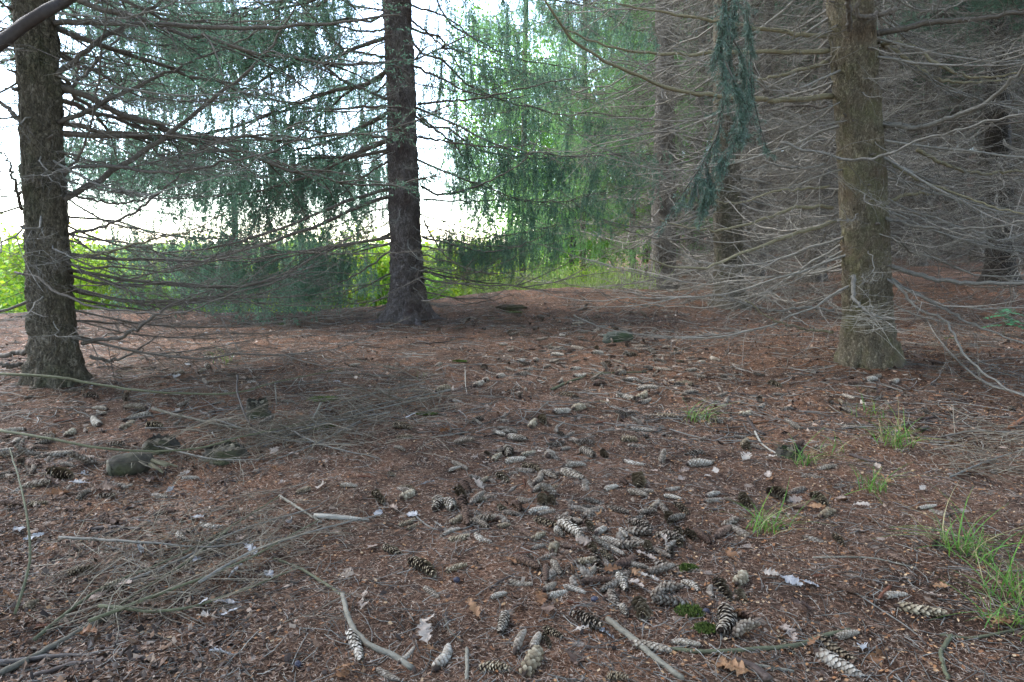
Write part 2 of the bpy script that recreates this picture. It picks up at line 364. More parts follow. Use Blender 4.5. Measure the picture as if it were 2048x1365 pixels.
def link(name, me, parent=None, loc=(0, 0, 0), rot=(0, 0, 0), scale=1.0):
    o = bpy.data.objects.new(name, me); COL.objects.link(o)
    o.location = loc; o.rotation_euler = rot
    o.scale = (scale,) * 3 if np.isscalar(scale) else scale
    if parent: o.parent = parent
    if name in ('twigs', 'needles', 'scales', 'dead_branches', 'twig_tuft'): o['kind'] = 'stuff'
    return o
def empty(name, loc, rot=(0, 0, 0)):
    o = link(name, None, None, loc, rot); o.empty_display_size = 0.1
    return o
def tag(o, label, cat, group=None, kind=None):
    o['label'] = label; o['category'] = cat
    if group: o['group'] = group
    if kind: o['kind'] = kind
    return o
def smooth_path(pts, n):
    """Catmull-Rom through the points"""
    p = np.asarray(pts, float); k = len(p)
    if k == 2: return p[0] + (p[1] - p[0]) * np.linspace(0, 1, n)[:, None]
    q = np.vstack([2 * p[0] - p[1], p, 2 * p[-1] - p[-2]])
    d = np.r_[0, np.cumsum(np.linalg.norm(np.diff(p, axis=0), axis=1))]
    u = np.linspace(0, d[-1], n); out = []
    for a in u:
        i = min(np.searchsorted(d, a, 'right') - 1, k - 2); t = (a - d[i]) / max(d[i + 1] - d[i], 1e-9)
        p0, p1, p2, p3 = q[i], q[i + 1], q[i + 2], q[i + 3]
        out.append(0.5 * (2 * p1 + (p2 - p0) * t + (2 * p0 - 5 * p1 + 4 * p2 - p3) * t * t + (3 * p1 - p0 - 3 * p2 + p3) * t ** 3))
    return np.array(out)

# ------------------------------------------------------------------ branches
UP = np.array([0, 0, 1.0])
def add_twigs(mb, P, rng, spacing=0.07, length=0.45, t0=0.1, r=0.0034, tert=5, flat=1.0, droop=0.25, fwd=0.7, tl=0.35):
    """side twigs with smaller twiglets along the path P"""
    seg = np.linalg.norm(np.diff(P, axis=0), axis=1); tot = seg.sum(); cum = np.r_[0, np.cumsum(seg)]
    s = t0 * tot; side = 1
    while s < tot * 0.99:
        i = min(np.searchsorted(cum, s, 'right') - 1, len(P) - 2)
        f = (s - cum[i]) / max(seg[i], 1e-9); p = P[i] * (1 - f) + P[i + 1] * f
        T = norm(P[i + 1] - P[i]); lat = norm(np.cross(T, UP) + 1e-6)
        nrm = np.cross(lat, T)
        t = s / tot
        L = length * (0.2 + 1.1 * rng.random() ** 1.3) * (1.05 - 0.65 * t)
        a = rng.normal(0, 0.55 * flat if flat < 1 else 0.5)
        d = norm(lat * side * math.cos(a) + nrm * math.sin(a) + T * (fwd + 0.25 * rng.normal()))
        b = norm(rng.normal(0, 0.35, 3) + T * 0.5 - UP * droop)
        k1, k2 = rng.normal(0, .045, 3) * L, rng.normal(0, .06, 3) * L
        q = np.array([p, p + d * L * .33 + k1, p + d * L * .66 + b * L * 0.08 + k2, p + d * L * 0.92 + b * L * 0.32])
        rr = r * (0.6 + 0.6 * rng.random()) * (1.1 - 0.5 * t)
        mb.twig(q, rr, rr * 0.35)
        for _ in range(rng.poisson(tert * L / length)):
            k = 0.2 + 0.75 * rng.random(); j = min(int(k * 3), 2); g = k * 3 - j
            pp = q[j] * (1 - g) + q[j + 1] * g; dd = norm(q[j + 1] - q[j])
            e = norm(dd * 0.7 + norm(np.cross(dd, UP) + 1e-6) * rng.choice([-1, 1]) * 0.8 + rng.normal(0, 0.4, 3) - UP * droop * 0.6)
            l = L * tl * (0.3 + rng.random()); c = norm(rng.normal(0, 1, 3))
            mb.twig(np.array([pp, pp + e * l * .34, pp + e * l * .67 + c * l * .05, pp + e * l + c * l * .16]), rr * 0.5, rr * 0.22)
        side = -side if rng.random() < 0.8 else side
        s += spacing * (0.4 + 1.2 * rng.random())

def limb_curve(rng, L, droop, lift, n=16, wob=0.075):
    t = np.linspace(0, 1, n)
    y = np.cumsum(rng.normal(0, wob, n)) * L * 0.25; y -= y[0]
    z = L * (-droop * t + (droop + lift) * t ** 2.4 * 0.85) + np.cumsum(rng.normal(0, wob * 0.45, n)) * L * 0.2
    z -= z[0]
    return np.stack([t * L * 0.97, y, z], 1)

def dead_branch_mesh(seed, L=2.4, lod=0):
    rng = np.random.default_rng(seed); mb = MB()
    P = limb_curve(rng, L, 0.18 + 0.2 * rng.random(), 0.02 + 0.16 * rng.random(), 14 if lod == 0 else 7)
    t = np.linspace(0, 1, len(P)); r0 = 0.0105 * (0.8 + 0.5 * rng.random())
    mb.tube(P, r0 * (1 - 0.85 * t ** 0.8) + 0.0014, 6 if lod == 0 else 4, cap=False, lump=.10, rng=rng)
    add_twigs(mb, P, rng, 0.045, 0.58, 0.10, 0.0032, 7.0, droop=0.3)
    for _ in range(2 if lod == 0 else 1):                      # a fork or two
        i = rng.integers(3, len(P) - 4); d = norm(P[i + 1] - P[i]); sd = rng.choice([-1, 1])
        l = L * (0.35 + 0.2 * rng.random())
        q = np.array([P[i] + l * u * (d * 0.75 + np.array([0, sd * 0.6, 0])) + np.array([0, 0, -0.12 * l * u * (1 - u)]) + np.array([0, 0, 0.05 * l * u]) for u in np.linspace(0, 1, 8)])
        mb.tube(q, np.linspace(r0 * 0.55, 0.0014, 8), 5, cap=False)
        add_twigs(mb, q, rng, 0.06, 0.45, 0.1, 0.003, 5, droop=0.3)
    return mb

def needle_shoots(mb, A, B, rng, per_m, nl, nw, spread=0.7):
    """needles along straight shoots A->B (arrays of k segments)"""
    ln = np.linalg.norm(B - A, axis=1); cnt = np.maximum((ln * per_m).astype(int), 2)
    idx = np.repeat(np.arange(len(A)), cnt); u = rng.random(len(idx))[:, None]
    P = A[idx] * (1 - u) + B[idx] * u; T = norm(B - A)[idx]
    rad = rng.normal(size=P.shape); rad = norm(rad - T * (rad * T).sum(1, keepdims=True))
    D = norm(T * (1 - spread * 0.5) + rad * spread); W = norm(np.cross(D, rng.normal(size=P.shape)))
    mb.diamonds(P, D, W, nl * (0.7 + 0.6 * rng.random(len(P))), nw)

def live_branch_meshes(seed, L=3.4, kind='weep', nl=0.032, nw=0.0088, per_m=125, dens=1.0):
    """woody limb and its needles, built as two meshes"""
    rng = np.random.default_rng(seed); wood, leaf = MB(), MB()
    P = limb_curve(rng, L, 0.10 + 0.22 * rng.random(), 0.02 + 0.12 * rng.random(), 16)
    t = np.linspace(0, 1, len(P))
    wood.tube(P, 0.017 * (1 - 0.9 * t ** 0.8) + 0.002, 6, cap=False)
    sides = []
    s = 0.14; sd = 1
    while s < 1.0:
        i = min(int(s * (len(P) - 1)), len(P) - 2); d = norm(P[i + 1] - P[i])
        l = (0.28 * L * (1.1 - s) + 0.18) * (0.6 + 0.6 * rng.random())
        e = norm(d * 0.8 + np.array([0, sd * 0.9, 0.05 * rng.normal()]))
        q = np.array([P[i] + e * l * u - UP * 0.25 * l * u * u for u in np.linspace(0, 1, 5)])
        wood.tube(q, np.linspace(0.007, 0.002, 5), 4, cap=False); sides.append(q); sd = -sd
        s += 0.05 / dens * (0.6 + 0.8 * rng.random())
    sides.append(P[6:])
    A, B = [], []
    for q in sides:
        seg = np.linalg.norm(np.diff(q, axis=0), axis=1).sum()
        for _ in range(max(2, int(seg * 13 * dens))):
            u = (0.08 + 0.92 * rng.random()) * (len(q) - 1); i = min(int(u), len(q) - 2); p = q[i] + (q[i + 1] - q[i]) * (u - i)
            dirn = norm(q[i + 1] - q[i])
            if kind == 'weep':
                l = 0.18 + 0.62 * rng.random() ** 1.7; v = norm(np.array([0.10 * rng.normal(), 0.10 * rng.normal(), -1]) + dirn * 0.25)
            else:
                l = 0.07 + 0.20 * rng.random(); v = norm(dirn * 0.9 + norm(np.cross(dirn, UP)) * rng.choice([-1, 1]) * 0.8 + rng.normal(0, 0.22, 3) - UP * 0.12)
            k = 3; pts = [p]
            for _k in range(k):
                v = norm(v + rng.normal(0, 0.13, 3) + (np.array([0, 0, -0.15]) if kind == 'weep' else 0)); pts.append(pts[-1] + v * l / k)
            wood.twig(np.array(pts), 0.0017, 0.0008)
            for _k in range(k): A.append(pts[_k]); B.append(pts[_k + 1])
            for _k in range(rng.poisson(3.0 if kind == 'weep' else 1.8)):
                pp = pts[1 + rng.integers(0, 2)]; vv = norm(v + rng.normal(0, 0.55, 3)); A.append(pp); B.append(pp + vv * l * 0.35)
    needle_shoots(leaf, np.array(A), np.array(B), rng, per_m, nl, nw, 0.55)
    return wood, leaf

# ------------------------------------------------------------------ trunks
def trunk_mesh(seed, axis, prof, rings, segs, flare, material, name='trunk', rough=0.012, lobes=5):
    """axis: local points (base first); prof: (z, radius) pairs"""
    rng = np.random.default_rng(seed)
    H = axis[-1][2]
    z = np.concatenate([np.linspace(-0.25, 0.9, rings // 3), np.linspace(0.92, 4.5, rings // 2), np.linspace(4.6, H, rings // 6)])
    az = [a[2] for a in axis]
    cx = np.interp(z, az, [a[0] for a in axis]) + 0.012 * np.sin(z * 1.3 + seed); cy_ = np.interp(z, az, [a[1] for a in axis])
    lo = z < 0
    cx[lo] = cx[~lo][0]; cy_[lo] = cy_[~lo][0]
    r = np.interp(z, [p[0] for p in prof], [p[1] for p in prof])
    th = np.linspace(0, 2 * np.pi, segs, endpoint=False)
    ph = rng.random(6) * 6.28
    lob = 0.5 + 0.5 * np.sin(lobes * th + ph[0]) * 0.7 + 0.3 * np.sin((lobes + 3) * th + ph[1])
    fl = np.exp(-np.maximum(z, 0) / 0.16)
    R = r[:, None] * (1 + flare * fl[:, None] * (0.45 + 0.8 * lob[None])) 
    # long ridges plus flaky plates
    R = R + 0.012 * np.sin(3 * th + ph[2])[None] * np.sin(z * 2.1 + ph[3])[:, None]
    pl = rng.random((len(z) // 2 + 2, segs // 3 + 1)); zi = (np.arange(len(z)) + rng.integers(0, 2, len(z))) // 2
    plates = np.stack([np.repeat(np.roll(pl[k], rng.integers(0, 5)), 3)[:segs] if False else np.repeat(pl[k], 3)[:segs] for k in zi])
    R = R + rough * (plates - 0.5) + rough * 0.5 * rng.normal(size=R.shape) * 0.5
    # the mouths of old branch scars
    V = np.stack([cx[:, None] + R * np.cos(th), cy_[:, None] + R * np.sin(th), np.broadcast_to(z[:, None], R.shape)], -1).reshape(-1, 3)
    n = len(z); i = np.arange(n - 1)[:, None] * segs; j = np.arange(segs)[None]; k = (j + 1) % segs
    mb = MB(); mb.add(V, np.stack([i + j, i + k, i + segs + k, i + segs + j], -1).reshape(-1, 4))
    return mb.mesh(name, material)

class Tree:
    def __init__(self, seed, base_px, top_px, widths, bark, label, group=None, Y=None, flare=0.5, rings=150, segs=72, rough=0.012, H=15.0):
        self.rng = np.random.default_rng(seed)
        b = ground_at(*base_px)
        if Y is not None: b = at(base_px[0], base_px[1], Y); b[2] = float(height(b[0], b[1]))
        self.Y = b[1]; self.base = b
        tp = at(top_px[0], top_px[1], self.Y) - b
        slope = tp[:2] / tp[2]
        self.slope = slope
        self.axis = [(0, 0, 0), (*tp[:2], tp[2]), (*(slope * tp[2] * 1.3), H * 0.5), (*(slope * tp[2] * 1.35), H)]
        prof = []
        for (py, w) in widths:
            z = at(base_px[0], py, self.Y)[2] - b[2]
            dist = np.linalg.norm(at(base_px[0], py, self.Y) - np.array([0, 0, CAM_H]))
            prof.append((z, w / 2 / F * self.Y / CP))
        prof.sort(); prof.append((H, 0.03)); self.prof = prof
        self.root = empty('spruce_tree', b)
        tag(self.root, label, 'tree', group)
        link('trunk', trunk_mesh(seed, self.axis, prof, rings, segs, flare, M[bark], rough=rough), self.root)
    def roots(self, n, r, L, material):
        for k in range(n):
            yaw = k * 6.283 / n + self.rng.normal(0, .3); e = np.array([math.cos(yaw), math.sin(yaw), 0]); la = np.array([-e[1], e[0], 0]); R0 = self.prof[0][1]
            P = [e * R0 * .7 + UP * .16]
            for u in (.35, .7, 1.0):
                q = e * (R0 * .9 + L * u) + la * self.rng.normal(0, .05) * u; g = float(height(self.base[0] + q[0], self.base[1] + q[1])) - self.base[2]
                P.append(q + UP * (g + r * (.5 - 1.6 * u)))
            mb = MB(); mb.tube(smooth_path(P, 12), np.linspace(r * 1.9, r * .5, 12), 10, lump=.06, rng=self.rng); link('root', mb.mesh('root', material), self.root)
    def pos(self, z):
        az = [a[2] for a in self.axis]
        return np.array([np.interp(z, az, [a[0] for a in self.axis]), np.interp(z, az, [a[1] for a in self.axis]), z])
    def rad(self, z): return float(np.interp(z, [p[0] for p in self.prof], [p[1] for p in self.prof]))
    def put(self, name, me, z, yaw, tilt, scale, sub=None, roll=0.0):
        p = self.pos(z) + np.array([math.cos(yaw), math.sin(yaw), 0]) * self.rad(z) * 0.8
        o = link(name, me, self.root, p, (roll, tilt, yaw), scale)
        if sub: link(sub[0], sub[1], o)
        return o
    def limb(self, pts, r0, r1, dY, material='limb_dark', twigs=(0.08, 0.5, 5), r=0.0034, name='dead_branch', n=28, dY0=0.0, t0=0.06):
        """a limb the photograph shows singly: pixel points, dY = how far nearer (-) or farther its tip stands"""
        k = len(pts); d = np.r_[0, np.cumsum(np.hypot(*np.diff(np.array(pts, float), axis=0).T))]; d = d / d[-1]
        P = np.array([at(x, y, self.Y + dY0 + (dY - dY0) * u) for (x, y), u in zip(pts, d)]) - self.base
        P = smooth_path(P, n)
        P[1:-1] += self.rng.normal(0, 0.006, (n - 2, 3))
        t = np.linspace(0, 1, n)
        mb = MB(); mb.tube(P, r0 * (1 - t) + r1 * t, 8, lump=0.05, rng=self.rng)
        o = link(name, mb.mesh(name, M[material]), self.root)
        if twigs:
            tb = MB(); add_twigs(tb, P, self.rng, twigs[0], twigs[1], t0, r, twigs[2])
            if name == 'dead_branch': link('twigs', tb.mesh('twigs', M['twig_grey'] if material != 'limb_dark' else M['limb_dark']), o)
            else: link('twigs', tb.mesh('twigs', M['limb_dark']), o)
        return o

# ------------------------------------------------------------------ ground
for (px, py, bh, br) in ((115, 765, 0.05, 0.7), (815, 632, 0.10, 1.6), (1735, 725, 0.05, 0.8), (1455, 612, 0.05, 0.8)):
    q = ground_at(px, py); BUMPS.append((q[0], q[1], bh, br))
BUMPS += [(0.7, 11.6, 0.20, 2.0), (3.4, 11.5, 0.12, 2.0)]
def ground():
    xs = np.concatenate([np.linspace(-260, -14, 22), np.arange(-13, 13.01, 0.09), np.linspace(14, 260, 22)])
    ys = np.concatenate([np.linspace(-60, -1.5, 8), np.arange(-1, 16.01, 0.08), np.linspace(16.5, 45, 40), np.linspace(50, 600, 24)])
    X, Y = np.meshgrid(xs, ys)
    rng = np.random.default_rng(3)
    Z = height(X, Y) + rng.normal(0, 0.0022, X.shape) * (Y < 12)
    w, h = len(xs), len(ys)
    i = np.arange(h - 1)[:, None] * w; j = np.arange(w - 1)[None]
    mb = MB(); mb.add(np.stack([X, Y, Z], -1), np.stack([i + j, i + j + 1, i + w + j + 1, i + w + j], -1).reshape(-1, 4))
    me = mb.mesh('ground', M['ground'])
    edge = 11.5 - 2.3 * sstep(1.0, -4.5, X)
    turf = sstep(1.5, 5, Y - edge) * (1 - sstep(2.2, 5.0, X)) * (X > -1000)
    a = me.attributes.new('turf', 'FLOAT', 'POINT'); a.data.foreach_set('value', turf.astype(np.float32).ravel())
    o = link('ground', me); o['kind'] = 'structure'
ground()

# ------------------------------------------------------------------ trees
DEAD = [dead_branch_mesh(100 + k, 2.0 + 0.25 * (k % 4)).mesh('dead_branch', M['twig_grey']) for k in range(10)]
DEADK = [dead_branch_mesh(140 + k, 2.2 + 0.3 * (k % 3)).mesh('dead_branch', M['limb_dark']) for k in range(6)]
LIVE, SPRAY, FRESH = [], [], []
for k in range(5):
    w, l = live_branch_meshes(200 + k, 3.2 + 0.3 * k, 'weep')
    LIVE.append((w.mesh('live_branch', M['limb_dark']), l.mesh('needles', M['needle_live'])))
for k in range(3):
    w, l = live_branch_meshes(220 + k, 2.5 + 0.3 * k, 'spray', 0.022, 0.006, 80, 0.9)
    SPRAY.append((w.mesh('live_branch', M['limb_dark']), l.mesh('needles', M['needle_live'])))
for k in range(3):
    w, l = live_branch_meshes(240 + k, 3.0 + 0.4 * k, 'weep', 0.040, 0.011, 60, 1.0)
    FRESH.append((w.mesh('live_branch', M['limb_dark']), l.mesh('needles', M['needle_light'])))

def crown_mesh(seed, z0, z1, R, material, n=70):
    """upper part of a spruce: whorls of drooping boughs"""
    rng = np.random.default_rng(seed); mb = MB(); A, B = [], []
    for k in range(n):
        u = k / n; z = z0 + (z1 - z0) * u; L = R * (1 - u) ** 0.8 * (0.75 + 0.4 * rng.random()) + 0.25; yaw = k * 2.4 + rng.normal(0, 0.3)
        e = np.array([math.cos(yaw), math.sin(yaw), 0]); la = np.array([-e[1], e[0], 0])
        for _ in range(int(26 * L / R) + 8):
            s = 0.12 + 0.88 * rng.random()
            p = np.array([0, 0, z]) + e * L * s + la * rng.normal(0, 0.22 * L * (1.1 - s)) + UP * (-0.35 * L * s + 0.25 * L * s * s)
            d = norm(e * 0.4 - UP + rng.normal(0, 0.25, 3)); l = 0.3 + 0.45 * rng.random()
            A.append(p); B.append(p + d * l)
    needle_shoots(mb, np.array(A), np.array(B), rng, 22, 0.13, 0.040, 0.6)
    return mb.mesh('crown', material)
CROWN = [crown_mesh(300, 5.5, 15.5, 3.0, M['needle_live']), crown_mesh(301, 6.5, 16, 2.6, M['needle_live'])]
CROWN_HIGH = [crown_mesh(302, 9.5, 17.5, 2.3, M['needle_live'], 80), crown_mesh(303, 8.5, 16.5, 2.5, M['needle_live'], 80)]

def fill_dead(tree, rng, n, z0, z1, s=(0.7, 1.25), meshes=DEAD, avoid=None, tilt=(-0.05, 0.30), bias=None):
    for k in range(n):
        z = z0 + (z1 - z0) * (k + rng.random()) / n
        yaw = rng.random() * 2 * math.pi if bias is None else bias[0] + rng.normal(0, bias[1])
        if avoid is not None and abs((yaw - avoid[0] + math.pi) % (2 * math.pi) - math.pi) < avoid[1]: yaw += math.pi * (0.7 + 0.6 * rng.random())
        sc = s[0] + (s[1] - s[0]) * rng.random()
        ti = tilt[0] + (tilt[1] - tilt[0]) * rng.random()
        if z * 1.0 < 0.7: ti = min(ti, 0.05)
        tree.put('dead_branch', meshes[rng.integers(len(meshes))], z, yaw, ti, sc, roll=rng.normal(0, 0.3))
def fill_live(tree, rng, n, z0, z1, sets, yaw0, spread, s=(0.7, 1.2), tilt=(-0.05, 0.3)):
    for k in range(n):
        z = z0 + (z1 - z0) * (k + rng.random()) / n
        w, l = sets[rng.integers(len(sets))]
        tree.put('live_branch', w, z, yaw0 + rng.uniform(-spread, spread), rng.uniform(*tilt), rng.uniform(*s), sub=('needles', l), roll=rng.normal(0, 0.2))
def stubs(tree, rng, n, z0, z1, yaw0=-1.57, spread=1.3):
    for k in range(n):
        z = rng.uniform(z0, z1); yaw = yaw0 + rng.uniform(-spread, spread); e = np.array([math.cos(yaw), math.sin(yaw), rng.uniform(-0.3, 0.4)])
        p = tree.pos(z) + np.array([math.cos(yaw), math.sin(yaw), 0]) * tree.rad(z) * 0.85; L = rng.uniform(0.03, 0.10)
        mb = MB(); r = rng.uniform(0.005, 0.011)
        mb.tube(np.array([p, p + e * 0.03, p + e * L * 0.6, p + e * L]), [r * 2.0, r * 1.15, r, r * 0.75], 8, lump=0.08, rng=rng)
        link('branch_stub', mb.mesh('branch_stub', M['limb_dark']), tree.root)

# tree at the edge of the wood, dark bark
A = Tree(11, (118, 765), (60, 0), [(765, 88), (690, 80), (600, 75), (400, 70), (100, 66), (0, 63)], 'bark_edge',
         'dark leaning spruce trunk with flared mossy foot beside the open hedge', flare=0.42, rough=0.020)
A.limb([(110, 46), (197, 45), (316, 49), (457, 56), (548, 58), (615, 49), (700, 44), (800, 30)], 0.020, 0.006, -0.6)
A.limb([(112, 151), (197, 81), (246, 53), (334, -5), (420, -60)], 0.018, 0.007, 0.8)
A.limb([(112, 197), (160, 160), (197, 120), (240, 70), (262, 20)], 0.016, 0.004, 1.2)
A.limb([(116, 246), (211, 204), (316, 155), (415, 109), (485, 81), (560, 30)], 0.016, 0.004, 0.9)
A.limb([(128, 400), (246, 334), (302, 292), (387, 232), (443, 186), (510, 130), (556, 70), (600, 0)], 0.021, 0.006, 0.8)
A.limb([(130, 352), (168, 292), (190, 211), (207, 84), (215, 0)], 0.009, 0.004, -0.4)
A.limb([(120, 340), (141, 336), (229, 334), (316, 345), (387, 341), (457, 323), (545, 302), (598, 274), (640, 230)], 0.012, 0.003, -0.7)
A.limb([(132, 470), (200, 455), (260, 430), (310, 395), (370, 340), (410, 300)], 0.012, 0.003, -0.5)
A.limb([(135, 385), (180, 400), (245, 408), (300, 395), (340, 370)], 0.010, 0.003, 0.5)
A.limb([(140, 515), (210, 505), (300, 480), (380, 462), (450, 425)], 0.011, 0.003, -0.3, 'limb_olive')
A.limb([(30, 545), (70, 555), (110, 580), (160, 605), (230, 620), (350, 628), (420, 605), (490, 580)], 0.009, 0.003, -0.8, 'limb_dark', dY0=-0.25)
A.limb([(165, 688), (205, 680), (250, 672), (300, 640), (360, 600), (430, 580)], 0.015, 0.003, -0.2)
A.limb([(180, 712), (215, 722), (250, 712), (290, 690), (330, 662)], 0.013, 0.003, 0.3)
A.limb([(60, 700), (30, 708), (-20, 712), (-80, 705)], 0.020, 0.012, 0.1)
A.limb([(60, 730), (20, 732), (-40, 730)], 0.018, 0.012, -0.2)
A.limb([(40, 240), (0, 205), (-60, 165)], 0.016, 0.008, 0.2)
A.limb([(45, 420), (15, 320), (-10, 300)], 0.012, 0.004, -0.4)
A.roots(6, .024, .16, M['bark_edge'])
ra = np.random.default_rng(21)
fill_dead(A, ra, 28, 0.5, 3.6, (0.5, 0.9), DEADK, avoid=(-1.2, 0.9))
fill_dead(A, ra, 12, 0.4, 3.0, (0.3, 0.5), DEAD, bias=(-1.5, 0.7))
fill_live(A, ra, 22, 1.6, 4.2, SPRAY, 1.3, 1.7, (0.8, 1.25), (-0.18, 0.15))
fill_dead(A, ra, 12, 0.3, 0.9, (0.6, 1.0), DEADK, tilt=(-0.10, 0.04), bias=(0.5, 0.7))
fill_dead(A, ra, 14, 0.8, 3.2, (0.5, 0.9), DEAD, bias=(0.0, 0.6))
stubs(A, ra, 8, 0.5, 3.0)
link('crown', CROWN[0], A.root, (*A.pos(5)[:2], -0.8))

# tree in the middle of the view
B = Tree(12, (815, 634), (795, 0), [(634, 74), (580, 66), (500, 60), (400, 58), (250, 54), (100, 52), (0, 50)], 'bark_centre',
         'dark straight spruce with sweeping limbs standing alone on the needle mound', flare=0.55, rough=0.024)
LB = [
 ([(776, 281), (730, 299), (660, 334), (598, 359), (492, 387), (415, 392), (334, 388)], .045, .008, -0.4),
 ([(776, 225), (730, 250), (660, 281), (600, 298), (540, 306), (460, 300)], .042, .007, 0.5),
 ([(783, 378), (730, 390), (660, 418), (560, 458), (440, 492), (320, 505), (230, 495)], .040, .007, -0.9),
 ([(776, 394), (713, 415), (640, 450), (492, 500), (352, 535), (220, 568), (140, 572)], .042, .007, -1.4),
 ([(779, 213), (688, 218), (610, 218), (527, 211), (432, 197)], .032, .006, 0.9),
 ([(780, 200), (695, 165), (645, 128), (590, 88), (530, 20), (500, -20)], .034, .008, 0.3),
 ([(776, 116), (706, 102), (650, 76), (590, 40)], .030, .008, -0.5),
 ([(781, 274), (702, 269), (620, 262), (530, 235), (440, 205)], .030, .006, -0.6),
 ([(782, 320), (730, 352), (670, 398), (610, 430)], .026, .005, 0.6),
 ([(784, 500), (720, 545), (660, 575), (600, 590), (540, 588)], .022, .004, -0.3),
 ([(786, 545), (740, 568), (690, 590), (630, 598)], .020, .004, -0.7),
 ([(786, 605), (740, 622), (690, 628), (640, 618), (600, 600)], .018, .004, -0.8),
 ([(778, 160), (740, 200), (700, 240), (660, 262)], .022, .005, 0.9),
 ([(775, 60), (720, 62), (640, 40), (560, 20)], .026, .006, -0.2),
 ([(836, 208), (960, 197), (1040, 178), (1152, 155)], .028, .006, -0.6),
 ([(825, 132), (878, 155), (941, 186), (1012, 197), (1060, 190)], .028, .006, 0.3),
 ([(836, 229), (871, 260), (913, 295), (934, 334), (945, 380)], .030, .006, 0.2),
 ([(836, 274), (924, 288), (1012, 295), (1080, 285)], .026, .005, -0.4),
 ([(843, 373), (885, 390), (969, 366), (1047, 323), (1075, 278)], .030, .005, -0.9),
 ([(846, 400), (941, 403), (1029, 400), (1100, 415)], .022, .004, 0.4),
 ([(845, 475), (906, 489), (969, 503), (1029, 496), (1090, 470)], .026, .005, -0.7),
 ([(848, 440), (862, 470), (900, 520), (960, 545), (1030, 548)], .022, .004, -0.9),
 ([(850, 542), (906, 563), (959, 577), (1010, 575)], .018, .004, -0.5),
 ([(820, 40), (860, 70), (910, 120), (930, 165)], .026, .006, 0.6),
 ([(820, 10), (900, 40), (960, 90), (1010, 115)], .024, .006, -0.3),
 ([(852, 610), (900, 612), (960, 605), (1030, 590)], .016, .004, -0.4)]
for k, (p, r0, r1, dy) in enumerate(LB):
    B.limb(p, r0 * 0.60, r1 * .8, dy, 'limb_dark', (0.10, 0.36, 4), r=0.0030)
B.roots(7, .045, .45, M['bark_centre'])
rb = np.random.default_rng(22)
fill_dead(B, rb, 14, 0.6, 4.0, (0.4, 0.7), DEADK)
fill_dead(B, rb, 22, 0.4, 4.0, (0.3, 0.55), DEAD, bias=(-1.5, 0.8))
fill_live(B, rb, 14, 1.9, 5.4, LIVE + SPRAY, 2.75, 0.7, (1.0, 1.65), (-0.08, 0.25))
fill_live(B, rb, 7, 1.6, 5.0, LIVE, 0.4, 0.6, (0.7, 1.1), (0.0, 0.3))
fill_live(B, rb, 4, 0.8, 1.4, LIVE, 0.1, 0.4, (0.5, 0.75), (-0.02, 0.10))
fill_live(B, rb, 2, 0.85, 1.2, LIVE, 2.9, 0.35, (0.7, 1.2), (-0.06, 0.0))
fill_dead(B, rb, 12, 0.25, 0.8, (0.6, 1.1), DEADK, tilt=(-0.08, 0.03))
stubs(B, rb, 9, 0.6, 3.6)
link('crown', CROWN[1], B.root, (*B.pos(5)[:2], -0.3))

